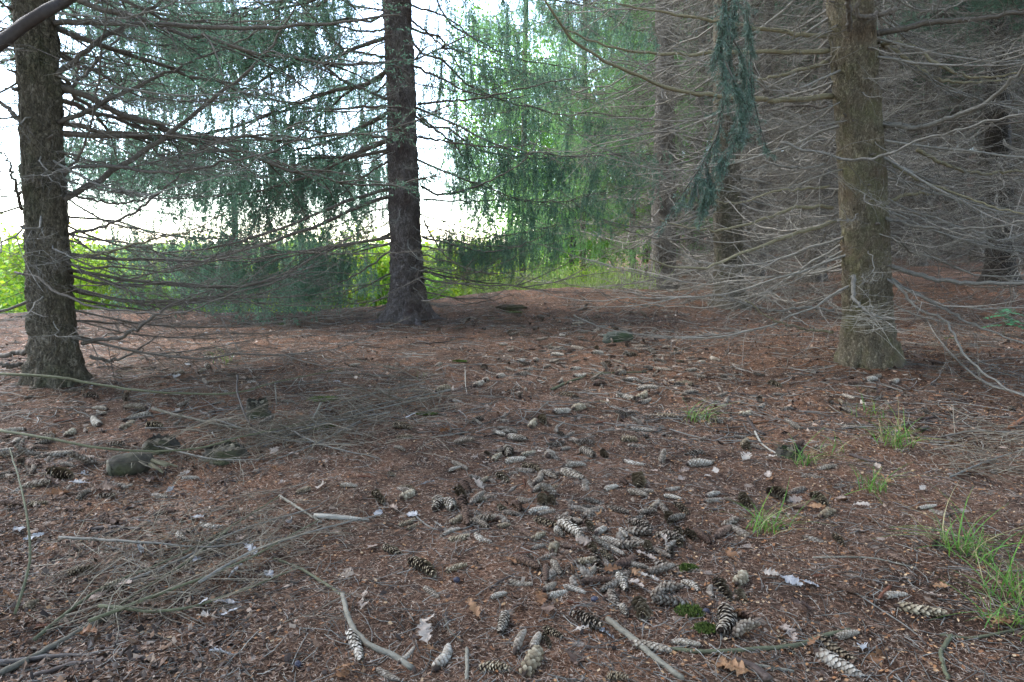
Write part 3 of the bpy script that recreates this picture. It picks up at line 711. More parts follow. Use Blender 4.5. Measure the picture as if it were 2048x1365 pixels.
# tan trunk with bleached twigs
C = Tree(13, (1738, 722), (1704, 0), [(722, 112), (690, 100), (640, 90), (550, 87), (300, 82), (100, 79), (0, 76)], 'bark_tan',
         'stout tan spruce trunk with swollen foot and a tuft of bleached twigs', flare=0.12, rough=0.018)
LC = [
 ([(1664, 193), (1594, 199), (1499, 200), (1418, 190), (1348, 179), (1265, 148), (1187, 109), (1135, 70), (1089, 0)], .023, .006, -1.6, 'limb_olive', 0),
 ([(1657, 102), (1559, 104), (1453, 105), (1348, 109), (1240, 100), (1130, 60)], .019, .005, -0.9, 'limb_olive', 0),
 ([(1654, 72), (1612, 70), (1559, 63), (1443, 44), (1348, 30), (1230, 5)], .020, .006, 0.3, 'limb_olive', 0),
 ([(1654, 125), (1587, 144), (1513, 162), (1440, 170)], .016, .004, -0.5, 'limb_olive', 0),
 ([(1756, 67), (1805, 58), (1858, 46), (1946, 39), (2048, 25), (2150, 0)], .026, .010, -0.4, 'limb_dark', 0),
 ([(1765, 88), (1785, 100), (1823, 130), (1875, 158), (1946, 165), (2030, 155)], .020, .006, 0.4, 'limb_olive', 0),
 ([(1755, 88), (1820, 92), (1880, 130), (1950, 155), (2048, 145)], .017, .005, -0.6, 'limb_olive', 0),
 ([(1749, 253), (1788, 250), (1833, 258), (1893, 239), (1963, 211), (2016, 169), (2060, 120)], .023, .010, -0.9, 'twig_grey', 0),
 ([(1560, 285), (1608, 299), (1682, 316), (1763, 316), (1840, 281), (1946, 253), (2060, 226)], .011, .006, -1.2, 'twig_grey', -0.45),
 ([(1763, 316), (1840, 362), (1910, 387), (1998, 418), (2070, 430)], .013, .004, -0.8, 'limb_olive', 0),
 ([(1664, 416), (1594, 416), (1524, 439), (1446, 460), (1383, 457), (1320, 440)], .015, .004, -0.8, 'limb_olive', 0),
 ([(1671, 442), (1612, 461), (1541, 486), (1471, 510), (1411, 535), (1348, 535), (1290, 515)], .017, .005, -1.1, 'limb_olive', 0),
 ([(1660, 215), (1590, 212), (1520, 225), (1450, 215)], .012, .003, 0.6, 'limb_dark', 0),
 ([(1760, 412), (1800, 392), (1860, 388), (1940, 402), (2040, 430)], .015, .005, 0.2, 'limb_olive', 0),
 ([(1732, 422), (1760, 432), (1820, 450), (1900, 458), (1980, 455), (2060, 440)], .015, .006, -0.9, 'twig_grey', 0),
 ([(1752, 523), (1805, 542), (1875, 560), (1946, 566), (2060, 568)], .021, .011, -0.7, 'twig_grey', 0),
 ([(1745, 540), (1775, 556), (1840, 591), (1910, 630), (1980, 665), (2050, 690)], .016, .005, -0.9, 'twig_grey', 0),
 ([(1707, 552), (1707, 595), (1720, 612), (1745, 630), (1790, 640)], .018, .006, -0.75, 'twig_grey', -0.3),
 ([(1833, 299), (1893, 330), (1963, 346), (2060, 341)], .017, .009, 0.2, 'limb_olive', 0.1),
 ([(1785, 560), (1830, 610), (1890, 640), (1928, 707), (1981, 756), (2060, 800)], .011, .006, -1.3, 'twig_grey', -0.2),
 ([(1668, 620), (1610, 615), (1540, 620), (1480, 605), (1420, 588)], .012, .003, -0.3, 'twig_grey', 0),
 ([(1665, 665), (1590, 655), (1530, 632), (1490, 600)], .012, .004, -0.5, 'limb_olive', 0),
 ([(1790, 20), (1720, 35), (1722, -20)], .020, .012, -0.5, 'limb_dark', -0.3),
 ([(1700, 60), (1697, 10), (1692, -40)], .020, .014, -0.55, 'limb_dark', -0.2),
 ([(1650, 330), (1600, 338), (1540, 330), (1480, 350)], .011, .003, -0.5, 'twig_grey', 0),
 ([(1658, 372), (1610, 378), (1540, 385), (1470, 408), (1400, 400)], .011, .003, -0.9, 'limb_olive', 0)]
for (p, r0, r1, dy, m_, d0) in LC:
    C.limb(p, r0, r1, dy, m_, (0.075, 0.5, 6), r=0.0034, dY0=d0)
C.roots(5, .028, .10, M['bark_tan'])
rc = np.random.default_rng(23)
fill_dead(C, rc, 96, 0.5, 3.9, (0.55, 1.05), DEAD, avoid=(-1.95, 0.75))
fill_dead(C, rc, 16, 0.6, 3.4, (0.25, 0.45), DEAD, bias=(-1.8, 0.5))
# tuft of bleached twigs bent round the foot
tb = MB(); c0 = at(1735, 632, C.Y - 0.45) - C.base
for k in range(80):
    th = rc.uniform(-3.3, 0.3); l = rc.uniform(0.08, 0.36)
    p = c0 + np.array([rc.normal(0, .14), rc.normal(0, .10), rc.normal(-.01, .06)]); d = norm(np.array([math.cos(th), math.sin(th) * 0.6, rc.normal(-0.02, .22)])); c = norm(rc.normal(size=3))
    tb.twig(np.array([p, p + d * l * .33, p + d * l * .66 + c * l * .06, p + d * l + c * l * .18]), .0026, .0010)
t_ = link('twig_tuft', tb.mesh('twig_tuft', M['stick_pale']), C.root)
stubs(C, rc, 12, 0.5, 3.0)
link('crown', CROWN[0], C.root, (*C.pos(5)[:2], -0.5), (0, 0, 1.0))

# the hanging green bough: a limb of the tan trunk that comes down in front of it
hb = MB(); hl = MB(); rh = np.random.default_rng(31)
YB = 3.1
def hang(pts, w, n=18): return smooth_path(np.array([at(x, y, YB + d) for (x, y, d) in pts]) - C.base, n)
mainp = hang([(1560, -330, 1.3), (1490, -120, 0.1), (1462, 40, 0.0), (1452, 150, 0.02), (1440, 250, 0.0), (1418, 310, -0.02), (1385, 355, -0.03), (1355, 402, -0.03)], 0)
trunk_join = C.pos(3.9)
hb.tube(smooth_path(np.vstack([trunk_join, (trunk_join + mainp[0]) / 2 + UP * 0.15, mainp[:6:2]]), 14), np.linspace(0.03, 0.011, 14), 8)
hb.tube(mainp, np.linspace(0.011, 0.0025, len(mainp)), 6)
A_, B_ = [], []
def dress(P, dens, spread, l0, l1, t0=0.25):
    n = len(P)
    for k in range(dens):
        u = (t0 + (1 - t0) * rh.random()) * (n - 1); i = min(int(u), n - 2); p = P[i] + (P[i + 1] - P[i]) * (u - i)
        v = norm((P[i + 1] - P[i])); v = norm(v * 1.0 + np.array([rh.normal(0, spread), rh.normal(0, spread), -0.55]))
        l = rh.uniform(l0, l1); pts = [p]
        for _ in range(3): v = norm(v + rh.normal(0, 0.10, 3) - UP * 0.1); pts.append(pts[-1] + v * l / 3)
        hb.twig(np.array(pts), 0.0022, 0.0012)
        for q in range(3): A_.append(pts[q]); B_.append(pts[q + 1])
        for _ in range(rh.poisson(1.8)):
            pp = pts[1 + rh.integers(0, 2)]; vv = norm(v + rh.normal(0, 0.5, 3)); A_.append(pp); B_.append(pp + vv * l * 0.4)
dress(mainp, 80, 0.18, 0.10, 0.20)
for pts in ([(1455, 60, 0.03), (1490, 130, 0.06), (1492, 220, 0.05), (1470, 290, 0.03)],
            [(1448, 120, -0.05), (1478, 190, -0.06), (1470, 260, -0.05), (1440, 330, -0.05)],
            [(1480, -60, 0.1), (1500, 60, 0.12), (1500, 170, 0.1), (1478, 250, 0.1)],
            [(1455, -40, -0.05), (1440, 80, -0.08), (1446, 160, -0.07)],
            [(1410, 325, -0.02), (1418, 360, -0.02), (1410, 395, -0.02)]):
    P = hang(pts, 0, 10); hb.tube(P, np.linspace(0.005, 0.002, 10), 5); dress(P, 30, 0.18, 0.08, 0.16, 0.1)
P = hang([(1495, 140, 0.1), (1510, 210, 0.12), (1525, 270, 0.12), (1540, 310, 0.12)], 0, 10); hb.tube(P, np.linspace(0.003, 0.0015, 10), 5); dress(P, 9, 0.2, 0.04, 0.08, 0.2)
needle_shoots(hl, np.array(A_), np.array(B_), rh, 760, 0.017, 0.0021, 0.62)
bo = link('drooping_bough', hb.mesh('drooping_bough', M['limb_dark']), C.root); bo['label'] = 'blue-green drooping bough hanging down in front of the trees'
link('needles', hl.mesh('needles', M['needle_bough']), bo)

# trees behind
D = Tree(14, (1457, 612), (1452, 0), [(612, 66), (560, 56), (450, 53), (250, 48), (0, 44)], 'bark_edge',
         'slender brown spruce behind the hanging green bough, orange needles at its foot', flare=0.35, rings=110, segs=48)
rd = np.random.default_rng(24)
for (p, r0, r1, dy) in (([(1430, 560), (1370, 590), (1320, 600), (1260, 585)], .014, .004, -0.8), ([(1475, 580), (1540, 600), (1600, 640), (1650, 668)], .012, .005, -2.0),
                        ([(1432, 470), (1350, 480), (1280, 470), (1200, 440)], .016, .004, -0.6), ([(1432, 420), (1340, 450), (1270, 455), (1180, 430), (1120, 380)], .016, .004, -1.6),
                        ([(1435, 300), (1350, 330), (1270, 320), (1190, 290), (1110, 230)], .018, .004, -1.2), ([(1425, 590), (1330, 612), (1250, 605), (1190, 580)], .013, .004, -1.0)):
    D.limb(p, r0, r1, dy, 'twig_grey', (0.075, 0.5, 6))
fill_dead(D, rd, 90, 0.35, 5.2, (0.7, 1.35), DEAD, avoid=(-1.85, 0.8))
link('crown', CROWN_HIGH[0], D.root, (*D.pos(8)[:2], -2.5))
E = Tree(15, (1322, 575), (1330, 0), [(575, 44), (500, 38), (300, 35), (60, 33), (0, 32)], 'bark_pale',
         'pale grey spruce trunk by the gap of bright green foliage', Y=13.4, flare=0.3, rings=90, segs=36)
re = np.random.default_rng(25)
fill_dead(E, re, 90, 0.4, 6.5, (0.75, 1.3), DEAD)
fill_live(E, re, 12, 2.5, 6.5, FRESH, 2.2, 0.6, (0.5, 0.8))
link('crown', CROWN_HIGH[1], E.root, (*E.pos(8)[:2], -1.5))
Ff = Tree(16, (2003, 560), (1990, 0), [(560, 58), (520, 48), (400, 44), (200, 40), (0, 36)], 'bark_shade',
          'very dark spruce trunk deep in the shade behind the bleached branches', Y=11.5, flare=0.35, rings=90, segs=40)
rf = np.random.default_rng(26)
fill_dead(Ff, rf, 80, 0.5, 6.0, (0.7, 1.3), DEAD)
fill_dead(Ff, rf, 40, 0.9, 5.5, (0.6, 1.0), DEAD, bias=(-1.9, 0.6))
fill_live(Ff, rf, 8, 4.2, 6.0, LIVE, -2.4, 0.8, (0.5, 0.8))
link('crown', CROWN[0], Ff.root, (*Ff.pos(5)[:2], 0), (0, 0, 2))

# deeper plantation: one skirt of dead branches for each tree
def skirt(seed, n=95, z0=0.35, z1=8.5):
    rng = np.random.default_rng(seed); out = MB()
    for k in range(n):
        L = 1.6 + 0.9 * rng.random(); mb = MB()
        P = limb_curve(rng, L, 0.2 + 0.2 * rng.random(), 0.05 + 0.12 * rng.random(), 6)
        mb.tube(P, np.linspace(0.014, 0.002, 6), 4, cap=False)
        add_twigs(mb, P, rng, 0.095, 0.62, 0.08, 0.0046, 4.2)
        mb.flush()
        yaw = rng.random() * 6.283; c, s = math.cos(yaw), math.sin(yaw); z = z0 + (z1 - z0) * (k + rng.random()) / n
        R = np.array([[c, -s, 0], [s, c, 0], [0, 0, 1]])
        V = np.concatenate(mb.V) @ R.T + np.array([0.12 * c, 0.12 * s, z]); Q = np.concatenate(mb.Q)
        out.add(V, Q)
    return out.mesh('dead_branches', M['twig_far'])
SKIRT = [skirt(400 + k) for k in range(3)]
def far_trunk(seed):
    return trunk_mesh(seed, [(0, 0, 0), (0.05, 0.03, 5), (0.1, 0, 16)], [(0, .21), (1, .185), (8, .12), (16, .03)], 48, 20, 0.4, M['bark_far'], rough=0.008)
FTR = [far_trunk(500 + k) for k in range(3)]
rp = np.random.default_rng(77)
near = [t.base[:2] for t in (A, B, C, D, E, Ff)]
spots = []
for gy in np.arange(8.5, 44, 2.9):
    for gx in np.arange(1.0, 44, 2.9):
        x, y = gx + rp.normal(0, 0.45), gy + rp.normal(0, 0.45)
        px = 1024 + x / y * F * 1.0
        lim = 1365 if y < 19 else 1270
        if px < lim or px > 2300: continue
        if y < 13 and px < 1560: continue
        if y < 16 and 1860 < px < 2060: continue
        if min(math.hypot(x - b[0], y - b[1]) for b in near) < 2.0: continue
        spots.append((x, y))
for gy in np.arange(46, 52, 2.4):
    for gx in np.arange(9, 58, 2.6):
        if 1300 < 1024 + gx / gy * F < 2150: spots.append((gx + rp.normal(0, .5), gy + rp.normal(0, .5)))
spots += [(6.8, 5.0), (7.0, 2.0), (9.4, 3.6), (5.6, -1.4), (9.8, 6.4), (3.0, -3.2), (8.6, -1.6), (0.4, -4.0), (-2.6, -3.0), (-5.2, -4.4), (5.8, -5.0), (2.4, -6.4), (-1.0, -7.0), (-4.2, -7.6), (8.0, -7.4), (5.0, -9.0), (1.2, -10.0), (-6.8, -1.6), (11.8, 0.6), (11.6, 9.0), (12.2, 4.6), (-8.2, -5.6), (-5.4, 2.4), (-7.6, 5.2), (-8.4, 1.0)]  # unseen trees beside and behind the camera, added to block sky and shade the floor
spots.sort(key=lambda s: s[1])
far_words = ['thin grey spruce in the dense stand behind the tan trunk', 'thin grey spruce far back among the crowded dead branches']
for k, (x, y) in enumerate(spots):
    r = empty('spruce_tree', (x, y, float(height(x, y))), (0, 0, rp.random() * 6.28))
    deep = y > 20
    if y < 7: tag(r, 'unseen tall spruce added around the needle path for its shade', 'tree', 'unseen spruces added for shade')
    else: tag(r, far_words[1] if deep else far_words[0], 'tree', 'spruces far back in the stand' if deep else 'spruces crowding behind the tan trunk')
    s = rp.uniform(0.85, 1.15); r.scale = (s, s, s)
    link('trunk', FTR[k % 3], r); link('dead_branches', SKIRT[k % 3], r)
    link('crown', CROWN_HIGH[k % 2] if y > 7 else CROWN[k % 2], r, (0, 0, -0.8 if y > 7 else 0.0))

# spruces of the wood's edge whose trunks stand behind the two dark trunks
for (px, Y, wd, n, yaw0, spread, lab) in ((88, 11.5, 30, 16, 0.35, 1.0, 'weeping spruce right behind the dark leaning trunk'.replace('right ', 'close ')), (812, 14.0, 30, 12, 2.7, 1.0, 'weeping spruce close behind the mound spruce'),
                                          (470, 14.5, 12, 3, 1.57, 3.14, 'low weeping spruce before the sunny hedge')):
    T = Tree(int(px) + 3000, (px, 600), (px - (45 if px < 200 else 8), 0), [(600, wd), (0, wd * .8)], 'bark_edge', lab, Y=Y, flare=0.3, rings=60, segs=20, H=12 if wd > 20 else 3.2)
    rt = np.random.default_rng(int(px))
    top = 6.8 if wd > 20 else 2.7
    fill_live(T, rt, n, 2.2 if wd > 20 else 1.2, top, LIVE + SPRAY[:2], yaw0, spread, (0.75, 1.3) if wd > 20 else (0.5, 0.8), (-0.05, 0.25))
    if wd > 20: fill_live(T, rt, 2, 1.3, 2.0, LIVE, yaw0 if px < 200 else 3.0, 0.6, (1.1, 1.5), (0.0, 0.12))

# light green spruces along the far side of the gap
for (px, Y, n, lab) in ((1165, 17.0, 46, 'fresh green weeping spruce beside the bright gap in the wood'), (1045, 21.0, 40, 'tall light green spruce at the far end of the clearing'),
                        (1265, 22.0, 40, 'light green spruce half hidden behind the pale grey trunk')):
    T = Tree(int(px), (px, 575), (px + 6, 0), [(575, 13), (0, 9)], 'bark_edge', lab, Y=Y, flare=0.3, rings=60, segs=20)
    rt = np.random.default_rng(int(px))
    fill_live(T, rt, int(n * 0.9), 2.4, 9.8, FRESH, 0.0, 3.14, (0.6, 1.0), (0.05, 0.35))

# broadleaf hedge and trees in the open
def leaf_ball(seed, n, rx, ry, rz, leaf, material, clumps=26):
    rng = np.random.default_rng(seed); mb = MB()
    cs = rng.normal(size=(clumps, 3)); cs = norm(cs) * (0.35 + 0.6 * rng.random((clumps, 1)))
    idx = rng.integers(0, clumps, n)
    P = cs[idx] + rng.normal(0, 0.17, (n, 3)); P = P * np.array([rx, ry, rz]) + np.array([0, 0, rz])
    P = P[P[:, 2] > 0.05]
    D = norm(rng.normal(size=P.shape) + np.array([0, 0, -0.3])); W = norm(np.cross(D, rng.normal(size=P.shape)))
    mb.diamonds(P, D, W, leaf * (0.7 + 0.6 * rng.random(len(P))), leaf * 0.62, 0.45)
    return mb.mesh('crown', material)
def shrub_stems(seed, h):
    rng = np.random.default_rng(seed); mb = MB()
    for k in range(6):
        a = rng.random() * 6.28; e = np.array([math.cos(a), math.sin(a), 0]) * h * 0.45
        mb.tube(smooth_path([np.zeros(3) - UP * 0.1, e * 0.3 + UP * h * 0.4, e + UP * h * 0.95], 8), np.linspace(0.03, 0.006, 8), 6)
    return mb.mesh('stems', M['limb_dark'])
BALLM = leaf_ball(609, 5200, 1.7, 1.5, 1.35, 0.12, M['leaf_mid'], 40)
BALL = [leaf_ball(600 + k, 5200, 1.7, 1.5, 1.35, 0.125, M['leaf_bright'], 40) for k in range(3)]
STEM = [shrub_stems(620 + k, 2.2) for k in range(2)]
rs = np.random.default_rng(63)
def hedge_label(px):
    if px < 60: return 'bright yellow-green broadleaf shrub beyond the dark leaning trunk'
    if px < 800: return 'sunny yellow-green hedge shrub between the dark leaning trunk and the mound spruce'
    return 'sunny yellow-green hedge shrub past the mound spruce'
for k, (px, Y) in enumerate([(-120, 15), (10, 17), (120, 15.5), (215, 18), (310, 16), (395, 18.5), (480, 16.5), (560, 19), (640, 17), (730, 19.5), (800, 17.5), (890, 19), (970, 20.5), (60, 22), (260, 23), (450, 24), (620, 25), (780, 25)]):
    p = at(px, 560, Y); z = float(height(p[0], p[1]))
    r = empty('hedge_shrub', (p[0], p[1], z), (0, 0, rs.random() * 6.28)); g = hedge_label(px)
    tag(r, g, 'shrub', 'hedge: ' + ('beyond the leaning trunk' if px < 60 else 'between the trunks' if px < 800 else 'past the mound spruce'))
    topz = at(px, 490 + rs.uniform(-34, 26), Y)[2]
    s = (topz - z) / 2.75; r.scale = (s * 1.1, s * 1.1, s)
    link('crown', BALL[k % 3] if k % 3 != 1 else BALLM, r); link('stems', STEM[k % 2], r)
for k, (px, Y, ty, lab) in enumerate([(1088, 15.2, 545, 'low lime shrub at the crest of the clearing gap'), (1150, 14.2, 560, 'small lime shrub beside the fresh green spruce'), (1195, 16.0, 535, 'lime shrub under the fresh green spruce')]):
    p = at(px, 580, Y); z = float(height(p[0], p[1])); r = tag(empty('lime_shrub', (p[0], p[1], z)), lab, 'shrub'); sc2 = (at(px, ty, Y)[2] - z) / 2.75; r.scale = (sc2,) * 3
    link('crown', BALL[k], r); link('stems', STEM[k % 2], r)
BT = leaf_ball(640, 14000, 2.4, 2.4, 3.6, 0.11, M['leaf_mid'], 80)
for (px, Y, zc, lab) in ((1015, 24, 1.6, 'round leafy green broadleaf tree at the end of the clearing'), (1110, 28, 0.2, 'tall leafy broadleaf tree behind the fresh green spruce'), (1200, 25, 0.0, 'bushy bright broadleaf tree between the fresh green spruces'), (1290, 30, 0.3, 'leafy broadleaf tree behind the pale grey trunk'), (1140, 23, -4.2, 'low leafy broadleaf bush filling the gap')):
    p = at(px, 500, Y); z = float(height(p[0], p[1]))
    r = tag(empty('broadleaf_tree', (p[0], p[1], z)), lab, 'tree')
    mb = MB(); mb.tube(smooth_path([(0, 0, -0.2), (0.1, 0, 3), (0, 0.1, 7)], 12), np.linspace(0.16, 0.05, 12), 10)
    link('trunk', mb.mesh('trunk', M['bark_far']), r); link('crown', BT, r, (0, 0, zc), (0, 0, 0.4), (1.0, 1.0, 1.35))

# pale grass and low plants in the gap
rg = np.random.default_rng(81); mb = MB(); pts = []
for k in range(5200):
    x = rg.uniform(-1.5, 3.0) + rg.normal(0, 0.3); y = rg.uniform(11.8, 19)
    if x > 2.6 or (x - 0.9) ** 2 / 2.5 > 1.2: continue
    pts.append((x, y, float(height(x, y))))
P = np.array(pts); D = norm(rg.normal(0, 0.35, P.shape) + UP); W = norm(np.cross(D, rg.normal(size=P.shape)))
mb.diamonds(P, D, W, rg.uniform(0.25, 0.75, len(P)), 0.016, 0.4)
o = link('meadow_grass', mb.mesh('meadow_grass', M['meadow_grass'])); o['kind'] = 'stuff'; o['label'] = 'pale green grass growing in the gap of the wood'; o['category'] = 'grass'

# ------------------------------------------------------------------ forest floor: cones
def cone_meshes(seed, kind):
    """spruce cone of length 1 along +X, base at x=0: core and scales"""
    rng = np.random.default_rng(seed)
    n = {'closed': 88, 'open': 74, 'brown': 88, 'cob': 170}[kind]
    prof_t = np.array([0, .06, .2, .45, .7, .9, 1.0])
    fat = {'closed': .125, 'open': .125, 'brown': .135, 'cob': .06}[kind]
    prof_r = np.array([.55, .85, 1.0, .97, .80, .50, .20]) * fat
    bend = rng.normal(0, 0.05)
    core, sc = MB(), MB()
    xs = np.linspace(0, 1, 14); rr = np.interp(xs, prof_t, prof_r)
    k = {'closed': .74, 'open': .48, 'brown': .74, 'cob': .85}[kind]
    core.tube(np.stack([xs, 0 * xs, bend * np.sin(xs * 3.14)], 1), rr * k, 10)
    core.tube(np.array([[-0.03, 0, 0], [0.02, 0, 0]]), [fat * .18, fat * .3], 6)
    flare = {'closed': .26, 'open': .72, 'brown': .24, 'cob': .55}[kind]
    sl = {'closed': .135, 'open': .15, 'brown': .135, 'cob': .035}[kind]; sw = {'closed': .115, 'open': .115, 'brown': .12, 'cob': .03}[kind]
    tips = []
    for i in range(n):
        t = ((i + .5) / n) ** 0.92 * .95; th = i * 2.39996
        r = np.interp(t, prof_t, prof_r) * k
        f = flare * (0.7 + 0.6 * rng.random()) * (1 if t < .85 else .6)
        ex = np.array([1.0, 0, 0]); er = np.array([0, math.cos(th), math.sin(th)]); et = np.array([0, -math.sin(th), math.cos(th)])
        d = norm(ex * math.cos(f) + er * math.sin(f)); nn = norm(er * math.cos(f) - ex * math.sin(f))
        s = (0.55 + 0.45 * np.interp(t, prof_t, prof_r) / fat) * (0.85 + .3 * rng.random())
        p = ex * t + er * r + UP * bend * math.sin(t * 3.14)
        L, w = sl * s, sw * s * 0.5
        V = [p - et * w * .45, p + et * w * .45, p + d * L * .55 + et * w - nn * L * .05, p + d * L * .55 - et * w - nn * L * .05,
             p + d * L * .86 + et * w * .6, p + d * L * .86 - et * w * .6, p + d * L, p + d * L * .6 + nn * L * .16]
        sc.add(V, None, [(0, 1, 7), (1, 2, 7), (2, 4, 7), (4, 6, 7), (6, 5, 7), (5, 3, 7), (3, 0, 7)])
        tips += [0, 0, .45, .45, 1, 1, 1, .75]
    sc.tips = np.array(tips, np.float32)
    return core, sc
def scale_mesh(mb, material):
    me = mb.mesh('scales', material, smooth=False)
    a = me.attributes.new('tip', 'FLOAT', 'POINT'); a.data.foreach_set('value', mb.tips)
    return me
CONES = {}
for kind, mt in (('closed', 'cone_pale'), ('open', 'cone_open'), ('brown', 'cone_brown'), ('cob', 'cone_cob')):
    CONES[kind] = []
    for s in range(3):
        c, l = cone_meshes(700 + s + 10 * len(CONES), kind)
        CONES[kind].append((c.mesh('core', M['cone_core'] if kind != 'cob' else M['cone_cob']), scale_mesh(l, M[mt])))
LOOK = {'closed': 'closed pale tan', 'open': 'open dark-gapped', 'brown': 'dull brown closed', 'cob': 'slim gnawed rust-red'}
rcn = np.random.default_rng(91)
cone_count = {'n': 0}
def place_label(p):
    """where on the floor a cone or leaf lies, in words one can find in the place"""
    x, y = p[0], p[1]
    stone = STONE_P
    if math.hypot(x - C.base[0], y - C.base[1]) < 1.3: return 'near the foot of the stout tan trunk', 'at the tan trunk'
    if math.hypot(x - A.base[0], y - A.base[1]) < 1.7: return 'near the foot of the dark leaning trunk', 'at the leaning trunk'
    if math.hypot(x - B.base[0], y - B.base[1]) < 1.8: return 'near the foot of the mound spruce', 'at the mound spruce'
    if math.hypot(x - stone[0], y - stone[1]) < 1.3: return 'near the dark mossy stone', 'round the mossy stone'
    if y > 4.4: return 'on the needle path short of the mossy stone', 'on the path short of the stone'
    if x < -1.15 and y > 2.1: return 'by the mossy log stub and brush', 'by the log stub'
    if x > 1.0 and y > 1.5: return 'among the grass tufts', 'among the grass tufts'
    if y > 2.6: return 'in the upper cone drift on bare needles', 'in the upper drift'
    if y > 1.75: return 'in the thick cone drift on the path', 'in the thick drift'
    return 'beside the fallen sticks on the path', 'by the fallen sticks'
STONE_P = ground_at(1236, 683)
taken = []
def cone(p0, p1, kind, lift=0.0):
    d = p1 - p0; L = float(np.clip(np.linalg.norm(d[:2]), 0.075, 0.155)); 
    if kind == 'cob': L = min(L, 0.12)
    yaw = math.atan2(d[1], d[0]); r = 0.125 * L if kind != 'cob' else 0.06 * L
    c = (p0 + p1) / 2; x, y = c[0] - math.cos(yaw) * L / 2, c[1] - math.sin(yaw) * L / 2
    z0 = float(height(x, y)); z1 = float(height(x + math.cos(yaw) * L, y + math.sin(yaw) * L))
    core, sc = CONES[kind][rcn.integers(3)]
    tilt = -math.atan2(z1 - z0, L) + rcn.normal(0, 0.04)
    root = empty('spruce_cone', (x, y, z0 + r * rcn.uniform(.55, .9) + lift), (rcn.random() * 6.28, tilt, yaw)); root.rotation_mode = 'XYZ'
    fat_ = rcn.uniform(.85, 1.3); root.scale = (L * (1 if rcn.random() < .85 else .7), L * fat_ * rcn.uniform(.95, 1.05), L * fat_ * rcn.uniform(.95, 1.05))
    w, g = place_label(c)
    tag(root, f'{LOOK[kind]} spruce cone {w}', 'cone', f'{LOOK[kind]} cones {g}')
    link('core', core, root); link('scales', sc, root)
    taken.append((c[0], c[1])); cone_count['n'] += 1
def zb(off, s, pts): return [(off[0] + x / s, off[1] + y / s) for (x, y) in pts]
S = 2.844
